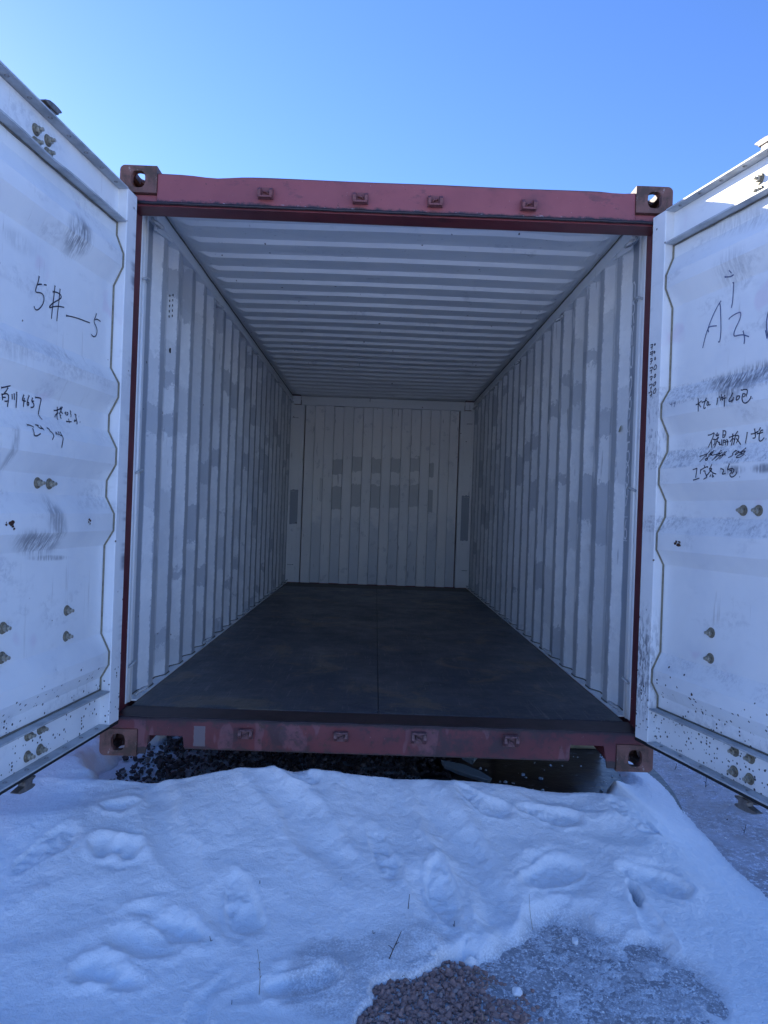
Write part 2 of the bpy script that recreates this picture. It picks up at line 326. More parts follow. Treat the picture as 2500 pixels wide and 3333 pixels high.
M_doorL, M_doorR = mat_door(-1), mat_door(1)
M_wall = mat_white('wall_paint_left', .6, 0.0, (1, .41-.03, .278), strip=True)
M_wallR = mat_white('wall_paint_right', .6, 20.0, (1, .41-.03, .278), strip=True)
def mat_end():
    g = G('end_wall_paint'); x, y, z = g.xyz()
    n2 = g.noise(30, 4, .7)
    base = g.mix(g.step(g.noise(1.6, 4), .35, .7), (.85, .85, .83), (.78, .79, .79))
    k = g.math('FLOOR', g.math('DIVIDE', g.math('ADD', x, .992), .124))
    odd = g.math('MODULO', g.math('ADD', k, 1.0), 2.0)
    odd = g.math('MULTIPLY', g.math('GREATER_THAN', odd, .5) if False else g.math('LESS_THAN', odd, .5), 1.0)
    wn = g.n('ShaderNodeTexWhiteNoise'); wn.noise_dimensions = '1D'; g.set(wn, 1, k); r = wn.outputs[0]
    ze = g.math('ADD', z, g.math('ADD', g.math('MULTIPLY', g.math('SUBTRACT', g.noise(14, 5, .75), .5), .14), g.math('MULTIPLY', r, .16)))
    mid = g.math('LESS_THAN', g.math('ABSOLUTE', g.math('ADD', x, .05)), .73)
    a1 = g.math('MULTIPLY', g.step(g.math('ABSOLUTE', g.math('SUBTRACT', ze, 1.80)), .095, .09), g.math('GREATER_THAN', r, .35))
    a2 = g.step(g.math('ABSOLUTE', g.math('SUBTRACT', ze, 1.40)), .150, .145)
    m = g.math('MULTIPLY', g.math('MULTIPLY', g.math('MAXIMUM', a1, a2), odd), mid)
    base = g.mix(g.math('MULTIPLY', m, g.math('ADD', .30, g.math('MULTIPLY', r, .45))), base, (.34, .37, .38))
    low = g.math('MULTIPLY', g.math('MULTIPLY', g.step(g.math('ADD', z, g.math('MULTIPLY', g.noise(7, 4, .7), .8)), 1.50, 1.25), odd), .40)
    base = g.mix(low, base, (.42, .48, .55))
    base = g.mix(g.math('MULTIPLY', g.step(g.noise(6, 5, .75), .58, .66), .35), base, (.36, .40, .44))
    st = g.math('MULTIPLY', g.step(g.noise(26, 3, .6, g.vmul(g.P, (1, 1, .12))), .66, .74), .6); base = g.mix(st, base, (.16, .17, .19))
    return g.fin(base, .5, normal=g.bump(n2, .15, .002))
M_end = mat_end()
M_in = mat_white('interior_paint')
M_red, M_head, M_sill, M_cast = mat_red(), mat_header(), mat_sill(), mat_casting()
def mat_jamb():
    g = G('jamb_paint'); x, y, z = g.xyz()
    c = g.mix(g.step(g.noise(4, 5), .35, .7), (.16, .028, .036), (.11, .022, .030))
    c = g.mix(g.math('MULTIPLY', g.step(g.noise(12, 5, .75, g.vmul(g.P, (1, 1, .3))), .60, .68), .6), c, (.05, .018, .022))
    sc = g.math('MULTIPLY', g.step(g.noise(34, 4, .75, g.vmul(g.P, (1, 1, .55)), 1.0), .625, .65), g.step(g.math('ADD', z, g.math('MULTIPLY', g.noise(2, 2), .6)), 1.15, .70)); c = g.mix(g.math('MULTIPLY', sc, .8), c, (.46, .30, .30))
    ch = g.math('MULTIPLY', g.step(g.noise(20, 5, .75), .70, .715), g.step(y, .12, .150)); c = g.mix(ch, c, (.62, .62, .60))
    return g.fin(c, .42, normal=g.bump(g.noise(50, 4, .7), .25, .003))
M_jamb = mat_jamb()
M_ply, M_ply2 = mat_floor(), mat_floor2()
M_bolt = simple('bolt_metal', (.30, .27, .20), .5, .3, .45, 60)
M_nut = simple('nut_metal', (.46, .43, .35), .4, .5, .5, 90)
M_rivet = simple('rivet_metal', (.33, .34, .35), .45, .3, .5, 60)
M_seal = simple('sealant', (.25, .23, .17), .7, 0, .6, 60)
M_seald = simple('old_sealant', (.17, .165, .14), .7, 0, .5, 40)
M_ink = simple('marker_ink', (.012, .014, .045), .5, 0, .7, 90, 0)
M_ink2 = simple('faded_ink', (.05, .07, .15), .6, 0, 2.2, 120, 0)
M_let = simple('pale_lettering', (.90, .92, .94), .5, 0, .9, 40, 0)
M_gal = simple('galvanised_steel', (.20, .18, .165), .5, .5, .45, 40)
M_ring = simple('painted_ring', (.55, .58, .60), .45, 0, .6, 50)
M_wood = simple('weathered_timber', (.36, .27, .15), .75, 0, .5, 12, .5)
M_flange = simple('flange_paint', (.50, .53, .55), .5, 0, .62, 9, .3)
M_dark = simple('dark_gap', (.012, .012, .014), .8, 0, .6, 20)
M_plastic = simple('vent_dark', (.02, .02, .024), .6, 0, .6, 20)
M_flake = simple('paper_scrap', (.42, .40, .24), .7, 0, .6, 90)
M_twig = simple('twig_bark', (.050, .032, .022), .8, 0, .5, 90)
M_straw = simple('dry_straw', (.22, .17, .09), .8, 0, .5, 90)
# ================================================================ the container
W2, H, L = 1.219, 2.591, 6.058
cont = bpy.data.objects.new('shipping_container', None); C.objects.link(cont)
tag(cont, 'empty red and white shipping container with both doors standing open on snow', 'shipping container')

# ---- corner castings (one boolean-cut mesh, mirrored for the other corners)
def stadium(w, h, n=7):
    pts = []; r = w/2; s = (h-w)/2
    if h > w:
        for k in range(n): a = math.pi*k/(n-1); pts.append((r*math.cos(a), s+r*math.sin(a)))
        for k in range(n): a = math.pi+math.pi*k/(n-1); pts.append((r*math.cos(a), -s+r*math.sin(a)))
    else:
        r = h/2; s = (w-h)/2
        for k in range(n): a = -math.pi/2+math.pi*k/(n-1); pts.append((s+r*math.cos(a), r*math.sin(a)))
        for k in range(n): a = math.pi/2+math.pi*k/(n-1); pts.append((-s+r*math.cos(a), r*math.sin(a)))
    return pts
def sqhole(w, h, n=28):
    o = []
    for k in range(n):
        a = 2*math.pi*k/n; c, s = math.cos(a), math.sin(a); o.append((w/2*math.copysign(abs(c)**.62, c), h/2*math.copysign(abs(s)**.72, s)))
    return o
def make_casting():
    # local: x 0(outer side)..0.162(inner), y 0(front)..0.178, z 0(outer top or bottom)..0.118
    r = .022; n = 5
    prof = [(.162, .118), (.0, .118)] + [(r-r*math.cos(math.pi/2*k/(n-1)), r-r*math.sin(math.pi/2*k/(n-1))) for k in range(n)] + [(.162, 0)]
    o = MB().prism(prof, 0, .178, 'y').build('corner_casting', M_cast, None)
    cut = []
    cut.append(MB().box(.026, .140, .028, .150, .028, .094).build('cut', M_cast))
    cut.append(MB().prism([(.080+a, .060+b) for a, b in sqhole(.061, .074)], -.05, .06, 'y').build('cut', M_cast))
    cut.append(MB().prism([(.089+a, .060+b) for a, b in stadium(.082, .052)], -.05, .06, 'x').build('cut', M_cast))
    cut.append(MB().prism([(.080+a, .089+b) for a, b in stadium(.064, .120)], -.05, .06, 'z').build('cut', M_cast))
    for c in cut:
        m = o.modifiers.new('cut', 'BOOLEAN'); m.operation = 'DIFFERENCE'; m.object = c; m.solver = 'EXACT'
    b = o.modifiers.new('bevel', 'BEVEL'); b.width = .0028; b.segments = 2; b.limit_method = 'ANGLE'; b.angle_limit = R(40)
    bpy.context.view_layer.update()
    dg = bpy.context.evaluated_depsgraph_get(); me = bpy.data.meshes.new_from_object(o.evaluated_get(dg), depsgraph=dg)
    o.modifiers.clear(); o.data = me; me.name = 'corner_casting'
    for c in cut: bpy.data.objects.remove(c, do_unlink=True)
    return o
cast = make_casting(); cast.parent = cont
first = True
for (sx, yy, sy) in ((-1, 0, 1), (1, 0, 1), (-1, L, -1), (1, L, -1)):
    for top in (0, 1):
        o = cast if first else dup(cast, cont); first = False
        o.location = (sx*W2, yy, H if top else 0); o.scale = (-sx, sy, -1 if top else 1)

# ---- header: face slightly uneven along the top, ledge below
mb = MB(); xs = np.linspace(-1.057, 1.057, 41)
dent = [0.0008*math.sin(x*9)-(.010*math.exp(-((x+.80)/.09)**2))-(.006*math.exp(-((x-.98)/.05)**2)) for x in xs]
poly = [(-1.057, 2.428), (1.057, 2.428)]+[(x, 2.562+d) for x, d in zip(xs[::-1], dent[::-1])]
mb.prism(poly, .006, .115, 'y'); hd = mb.build('door_header', M_head, cont, bevel=.004)
mb = MB(); mb.box(-1.17, 1.17, .012, .118, 2.418, 2.4275); mb.build('header_soffit', M_jamb, cont, bevel=.0015)
# rough weld/grease lip along the lower edge of the header face
pts = [(x, .003+.0008*math.sin(x*40), 2.430+.0006*math.sin(x*31)+.0005*math.sin(x*77)) for x in np.linspace(-1.14, 1.165, 90)]
MB().tube(pts, .0065, 6).build('header_lip', simple('greasy_lip', (.035, .028, .036), .35, .2, .6, 50), cont, smooth=True)
# header side shoulders under the castings
for sx in (-1, 1): MB().box(min(sx*1.06, sx*1.215), max(sx*1.06, sx*1.215), .02, .115, 2.428, 2.471).build('header_shoulder', M_head, cont, bevel=.003)

# ---- corner posts: red outside and reveal, white inner jamb
for sx in (-1, 1):
    a, b = sorted((sx*1.17, sx*1.216)); MB().box(a, b, .012, .1625, .1185, 2.4725).build('corner_post', M_jamb, cont, bevel=.002)
    a, b = sorted((sx*1.168, sx*1.214)); j = MB().box(a, b, .165, .255, .176, 2.50)
    j.build('door_jamb', M_in, cont, bevel=.008, seg=3)
    a, b = sorted((sx*1.196, sx*1.214)); MB().box(a, b, .257, .330, .176, 2.495).build('jamb_return', M_in, cont, bevel=.004)
    # half-round bead on the jamb and three welded lashing bars
    MB().tube([(sx*1.171, .205, .18), (sx*1.171, .205, 2.48)], .010, 8).build('jamb_bead', M_in, cont, smooth=True)
    for zz in (.36, 1.26, 2.16): MB().tube([(sx*1.166, .175, zz-.012), (sx*1.150, .19, zz), (sx*1.150, .235, zz+.006), (sx*1.168, .25, zz-.004)], .006, 6).build('lashing_bar', M_ring, cont, smooth=True)

# ---- sill with two fork openings
poly = [(-1.056, .118), (-1.056, .010), (-1.020, .010), (-1.005, .092), (-.858, .092), (-.850, .036), (.846, .036), (.853, .108), (1.0, .108), (1.018, .010), (1.056, .010), (1.056, .118), (1.2, .118), (1.2, .1695), (-1.2, .1695), (-1.2, .118)]
MB().prism(poly, .006, .016, 'y').build('door_sill', M_sill, cont, bevel=.0015)
MB().box(-1.17, 1.17, .0165, .186, .160, .1675).build('sill_plate', simple('trodden_sill', (.055, .024, .028), .42, .2, .45, 14), cont, bevel=.002)
MB().tube([(x, .010, .168+.0015*math.sin(x*33)) for x in np.linspace(-1.15, 1.15, 80)], .0055, 6).build('sill_lip', simple('greasy_sill_lip', (.04, .024, .030), .3, .2, .6, 50), cont, smooth=True)
for sx in (-1, 1):   # folded rims round the fork openings
    x0, x1, zt = (-1.005, -.856, .093) if sx < 0 else (.853, 1.0, .109)
    MB().box(x0, x1, .0165, .16, zt+.002, zt+.008).build('fork_opening_rim', M_sill, cont)
    xi = x1 if sx < 0 else x0
    a, b = sorted((xi, xi+sx*-.008)); MB().box(a, b, .0165, .16, .04, zt).build('fork_opening_rim', M_sill, cont)
    MB().prism([(sx*1.056, .118), (sx*1.056, .012), (sx*1.048, .012), (sx*1.005, .06), (sx*1.005, .118)], .018, .20, 'y').build('casting_gusset', M_sill, cont)

# ---- cam keepers: base plate, two lugs
def keeper_mb(top):
    m = MB(); s = 1 if top else -1
    m.box(-.040, .040, -.006, .0055, -.030, .030)
    for sx, w in ((-1, .018), (1, .016)):
        x0 = sx*.030
        m.prism([(.0, -.020*s), (-.032, -.024*s), (-.036, .004*s), (-.014, .026*s), (0, .026*s)], x0-w/2, x0+w/2, 'x')
    m.box(-.036, .036, -.034, -.004, -.028*s-.005, -.028*s+.005)
    m.tube([(-.012, -.010, .008*s), (.010, -.016, .0), (.016, -.010, -.012*s)], .007, 6)
    return m
kt = keeper_mb(True).build('cam_keeper', mat_red('keeper_paint', (.22, .07, .075), .6), cont, bevel=.0025)
M_chip = simple('chipped_keeper', (.20, .10, .11), .45, .1, .35, 45)
kb = keeper_mb(False).build('cam_keeper', M_chip, cont, bevel=.0025)
for i, (x, z) in enumerate([(-.578, 2.489), (-.162, 2.484), (.168, 2.484), (.58, 2.484)]):
    o = kt if i == 0 else dup(kt, cont); o.location = (x, .0, z); o.scale = (.86, .9, .82) if x < 0 else (-.86, .9, .82)
for i, (x, z) in enumerate([(-.581, .113), (-.163, .115), (.179, .121), (.585, .120)]):
    o = kb if i == 0 else dup(kb, cont); o.location = (x, .0, z); o.scale = (.8, .7, .72) if x < 0 else (-.86, .9, .85)

# ---- side walls: folded sheet, white inside, red outside
def wall_profile():
    ys = [(.330, 1.202)]
    y = .41
    while y < 5.80:
        ys += [(y, 1.202), (y+.068, 1.166), (y+.138, 1.166), (y+.206, 1.202)]; y += .278
    ys = [p for p in ys if p[0] < 5.88]; ys.append((5.90, 1.202)); return ys
WP = wall_profile()
def side_wall(sx, mat):
    m = MB(); nz = 25; zs = np.linspace(.180, 2.492, nz); vs = []; r = random.Random(3+sx)
    for (y, x) in WP:
        for k, z in enumerate(zs):
            w = 0 if k in (0, nz-1) else r.uniform(-.0016, .0016)
            vs.append((sx*(x+w), y+(0 if k in (0, nz-1) else r.uniform(-.0015, .0015)), z))
    n = len(WP); fs = [(i*nz+k, (i+1)*nz+k, (i+1)*nz+k+1, i*nz+k+1) for i in range(n-1) for k in range(nz-1)]
    m.add(vs, fs, 0)
    m.add([(x+sx*.003, y, z) for x, y, z in vs], fs, 1)
    return m.build('side_wall', [mat, M_red], cont, recalc=False)
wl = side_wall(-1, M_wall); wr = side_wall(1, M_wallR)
for sx in (-1, 1):
    a, b = sorted((sx*1.158, sx*1.214)); MB().box(a, b, .332, 5.95, 2.493, 2.556).build('top_side_rail', M_in, cont, bevel=.004)
    a, b = sorted((sx*1.150, sx*1.206)); MB().box(a, b, .258, 5.95, .1695, .1785).build('floor_rail', M_in, cont, bevel=.002)
    a, b = sorted((sx*1.195, sx*1.214)); MB().box(a, b, .18, 5.88, .03, .1675).build('bottom_side_rail', M_red, cont, bevel=.003)
    # sealant line between ceiling and rail
    pts = [(sx*1.155, y, 2.5575+.0015*math.sin(y*17)) for y in np.linspace(.34, 5.9, 120)]
    MB().tube(pts, .0035, 5).build('rail_sealant', M_seald, cont)
    # floor-edge sealant following the folds
    pts = [(sx*(x-.003), y, .1805) for y, x in WP]
    MB().tube(pts, .004, 5).build('wall_sealant', M_seald, cont)
for sx in (-1, 1):
    a, b = sorted((sx*1.2145, sx*1.2185)); MB().box(a, b, .18, 5.88, 2.485, 2.586).build('roof_side_rail', M_red, cont)
# rail gusset plates
for sx in (-1, 1): MB().prism([(.335, 2.490), (.335, 2.44), (.60, 2.478), (.60, 2.490)], sx*1.160, sx*1.168, 'x').build('rail_gusset', M_in, cont)

# ---- roof: pressed ribs that stop short of the rails
def roof():
    m = MB(); P = .2225; prof = [(.125, 0.0)]; y = .30
    while y+.2 < 5.86:
        prof += [(y, 0), (y+.014, -.021), (y+.095, -.021), (y+.118, 0)]; y += P
    prof.append((6.049, 0))
    xs = [-1.214, -1.125, -1.105, -1.075, -1.055] + list(np.linspace(-.9, .9, 13)) + [1.055, 1.075, 1.105, 1.125, 1.214]
    amp = [0, 0, .35, .9, 1]+[1]*13+[1, .9, .35, 0, 0]
    r = random.Random(5); vs = []
    for (y, d) in prof:
        for x, a in zip(xs, amp):
            sag = .004*math.sin(x*2.1+y)+(r.uniform(-.001, .001) if a == 1 else 0)
            den = -.012*math.exp(-(((x-.86)/.12)**2+((y-.52)/.12)**2))
            vs.append((x, y, 2.574+d*a+(sag if a == 1 else 0)+den))
    n = len(xs); fs = [(i*n+k, i*n+k+1, (i+1)*n+k+1, (i+1)*n+k) for i in range(len(prof)-1) for k in range(n-1)]
    m.add(vs, fs, 0); m.add([(x, y, z+.003) for x, y, z in vs], fs, 1)
    return m.build('roof', [M_roof, M_red], cont, recalc=False)
M_roof = mat_white('roof_paint')
rf = roof()
for y0, y1 in ((.0, .0), ): pass
MB().box(-1.057, 1.057, .118, .20, 2.563, 2.572).build('roof_edge', M_red, cont)

# ---- end wall with posts, header and sixteen flats
m = MB(); prof = []; x = -.992
for k in range(16):
    yy = 5.900 if k % 2 == 0 else 5.944
    prof += [(x+.007, yy), (x+.117, yy)]; x += .124
r = random.Random(9); zs = np.linspace(.176, 2.445, 15); vs = [(px, py+r.uniform(-.0015, .0015), z) for (px, py) in prof for z in zs]
nz = len(zs); fs = [(i*nz+k, (i+1)*nz+k, (i+1)*nz+k+1, i*nz+k+1) for i in range(len(prof)-1) for k in range(nz-1)]
m.add(vs, fs, 0); m.add([(a, b+.003, c) for a, b, c in vs], fs, 1)
m.build('end_wall', [M_end, M_red], cont, recalc=False)
MB().box(-1.212, 1.212, 6.0505, 6.056, .1, 2.588).build('end_outer_panel', M_red, cont)
MB().box(-1.045, 1.045, 5.885, 5.99, 2.447, 2.520).build('end_header', M_in, cont, bevel=.003)
MB().box(-1.209, 1.209, 5.952, 6.0495, 2.522, 2.568).build('end_roof_panel', M_in, cont)
for sx in (-1, 1):
    a, b = sorted((sx*1.150, sx*1.212)); MB().box(a, b, 5.902, 6.049, .122, 2.571).build('end_corner_post', M_in, cont)
    a, b = sorted((sx*.998, sx*1.048)); MB().box(a, b, 5.89, 6.0, .176, 2.445).build('end_frame', M_in, cont, bevel=.004)
    a, b = sorted((sx*1.049, sx*1.1495)); MB().box(a, b, 5.905, 6.048, .176, 2.45).build('end_post', mat_white('end_post_paint_'+('left' if sx < 0 else 'right'), band=(.92, 1.36) if sx < 0 else (.78, 1.36)), cont, bevel=.003)
    a, b = sorted((sx*1.050, sx*1.157)); MB().box(a, b, 5.868, 5.879, 2.452, 2.556).build('end_casting_cover', M_in, cont, bevel=.003)
    for zz in (.40, 1.34, 2.28): MB().tube([(sx*1.085, 5.906, zz), (sx*1.085, 5.885, zz), (sx*1.15, 5.885, zz), (sx*1.15, 5.906, zz)], .0055, 6).build('lashing_bar', M_ring, cont)
    MB().box(min(sx*1.1, sx*1.214), max(sx*1.1, sx*1.214), 5.9, 6.04, .12, .174).build('end_sill', M_red, cont)

# ---- floor sheets
ysplit = [.188, 1.40, 2.62, 3.84, 5.06, 5.50]
for i in range(len(ysplit)-1):
    for sx in (-1, 1):
        a, b = sorted((sx*.0022, sx*1.148))
        o = MB().box(a, b, ysplit[i]+.0006, ysplit[i+1]-.0006, .142, .170+random.uniform(-.0006, .0006)).build('floor_board', M_ply, cont, bevel=.001, seg=1)
MB().box(-1.148, 1.148, 5.502, 5.90, .142, .1695).build('floor_board', M_ply2, cont, bevel=.002, label='brown floor board against the end wall')
MB().box(-1.15, 1.15, .1885, 5.9, .128, .1405).build('floor_underlay', M_dark, cont)
# cross members below the floor
cm = MB().prism([(-.025, .0185), (.02, .0185), (.02, .024), (-.02, .024), (-.02, .12), (.02, .12), (.02, .127), (-.025, .127)], -1.19, 1.19, 'x').build('cross_member', M_red, cont)
cm.location = (0, .34, 0)
for k in range(1, 17): dup(cm, cont, (0, .34+k*.335, 0))
# row of screws at the floor's front edge
sb = None
for k in range(9):
    for y in (.235,):
        x = -1.04+k*.26
        if sb is None: sb = MB().tube([(0, 0, .1698), (0, 0, .1712)], .006, 8).build('floor_screw', M_gal, cont); sb.location = (x, y, 0)
        else: dup(sb, cont, (x, y, 0))

for yj in ysplit[1:]:
    for k in range(9):
        for s_ in (-.028, .028): dup(sb, cont, (-1.04+k*.26+random.uniform(-.008, .008), yj+s_-.0, 0))
# ---- lashing rings
def ring_mb(sx, top):
    m = MB(); s = -1 if top else 1; pts = []
    for k in range(11):
        a = math.pi*(k/10); pts.append((-sx*(.004+.034*math.sin(a)), .030*math.cos(a), s*.018*math.sin(a)))
    m.tube(pts, .0075, 8)
    m.tube([(-sx*.004, .033, 0), (-sx*.004, .034, s*.0), (sx*.004, .034, -s*.014)], .0075, 8)
    m.tube([(-sx*.004, -.033, 0), (sx*.004, -.034, -s*.014)], .0075, 8)
    return m
ringpar = {}
for sx, w in ((-1, wl), (1, wr)):
    for top in (0, 1):
        base = None
        for y in (.285, 1.605, 2.99, 4.32, 5.60):
            loc = (sx*(1.150 if not top else 1.152), y, .212 if not top else 2.452)
            if base is None: base = ring_mb(sx, top).build('lashing_ring', M_ring, w, smooth=True); base.location = loc
            else: dup(base, w, loc)
# ventilator holes and one plug on the left wall, small nicks of paper on the right wall
def wallpt(y):
    for (y0, x0), (y1, x1) in zip(WP, WP[1:]):
        if y0 <= y <= y1: return x0+(x1-x0)*(y-y0)/(y1-y0)
hole = None
for a in range(2):
    for b in range(5):
        y = .700+a*.020; z = 2.12+b*.028+a*.010
        loc = (-wallpt(y)+.0015, y, z)
        if hole is None: hole = MB().tube([(-.001, 0, 0), (.0012, 0, 0)], .0068, 8).build('vent_hole', M_plastic, wl); hole.location = loc
        else: dup(hole, wl, loc)
    
o = MB().tube([(-.001, 0, 0), (.003, 0, 0)], .014, 12).build('vent_plug', M_plastic, wl); o.location = (-wallpt(.715)+.001, .715, 1.94)
m = MB(); m.add([(0, 0, 0), (-.004, -.030, .004), (-.010, -.020, -.030), (-.003, .018, -.026)], [(0, 1, 2, 3)]); m.add([(.001, 0, 0), (-.003, -.030, .004), (-.009, -.020, -.030), (-.002, .018, -.026)], [(0, 1, 2, 3)])
o = m.build('paper_scrap', M_flake, wr); o.location = (wallpt(.452)-.003, .452, 1.585)

# ---- container number stencilled down the first fold of the right-hand wall
GL = {'D': [[(0,0),(0,1),(.55,1),(1,.8),(1,.2),(.55,0),(0,0)]],
 'R': [[(0,0),(0,1),(.7,1),(1,.88),(1,.62),(.7,.5),(0,.5)], [(.55,.5),(1,0)]],
 'Y': [[(0,1),(.5,.5),(1,1)], [(.5,.5),(.5,0)]],
 'U': [[(0,1),(0,.15),(.25,0),(.75,0),(1,.15),(1,1)]],
 '2': [[(0,.82),(.2,1),(.8,1),(1,.82),(1,.6),(0,0),(1,0)]],
 '9': [[(1,.6),(.75,.5),(.25,.5),(0,.65),(0,.85),(.25,1),(.75,1),(1,.85),(1,.6),(.3,0)]],
 '4': [[(.75,0),(.75,1),(0,.3),(1,.3)]],
 '5': [[(1,1),(0,1),(0,.55),(.7,.58),(1,.42),(1,.15),(.7,0),(.25,0),(0,.12)]],
 '3': [[(0,.85),(.25,1),(.75,1),(1,.85),(1,.65),(.6,.53),(1,.40),(1,.15),(.75,0),(.25,0),(0,.15)]],
 '6': [[(.7,1),(0,.4),(0,.15),(.25,0),(.75,0),(1,.15),(1,.35),(.75,.5),(.25,.5),(0,.38)]]}
def ribbon(m, pts, w):
    """flat ribbon in 2D -> quads; pts 2D; returns 3D via callback later"""
    P = [np.array(p, float) for p in pts]; n = len(P)
    if n < 2: return [], []
    vs = []; fs = []
    for i in range(n):
        t = P[min(i+1, n-1)]-P[max(i-1, 0)]; l = np.linalg.norm(t) or 1; t = t/l; nn = np.array((-t[1], t[0]))
        if 0 < i < n-1:
            a = P[i]-P[i-1]; a = a/(np.linalg.norm(a) or 1); c = max(.5, abs(float(np.dot(a, t))))
        else: c = 1
        vs += [P[i]+nn*w/2/c, P[i]-nn*w/2/c]
    fs = [(2*i, 2*i+1, 2*i+3, 2*i+2) for i in range(n-1)]
    return vs, fs
def zof(px): return 2.296-(px-921)*.001535
text = [('D',921,986),('R',991,1057),('Y',1065,1126),('U',1132,1197),('2',1229,1295),('9',1300,1365),('4',1371,1420),('5',1440,1507),('3',1514,1578),('9',1585,1647),('6',1690,1752)]
for ch, a, b in text:
    z1, z0 = zof(a), zof(b); m = MB()
    for st in GL[ch]:
        vs, fs = ribbon(m, [(u*.034+.001, z0+v*(z1-z0)) for u, v in st], .0098)
        m.add([(0, -u+.404, v) for u, v in vs], fs)
    if ch == '6':
        zt, zb = zof(1682), zof(1759)
        for st in ([(-.006, zt), (.044, zt)], [(-.006, zb), (.044, zb)], [(-.006, zb), (-.006, zt)]):
            vs, fs = ribbon(m, st, .0035); m.add([(0.0004, -u+.402, v) for u, v in vs], fs)
    o = m.build('stencil_letter', M_let, wr, recalc=False); o.location = (1.1985, 0, 0)

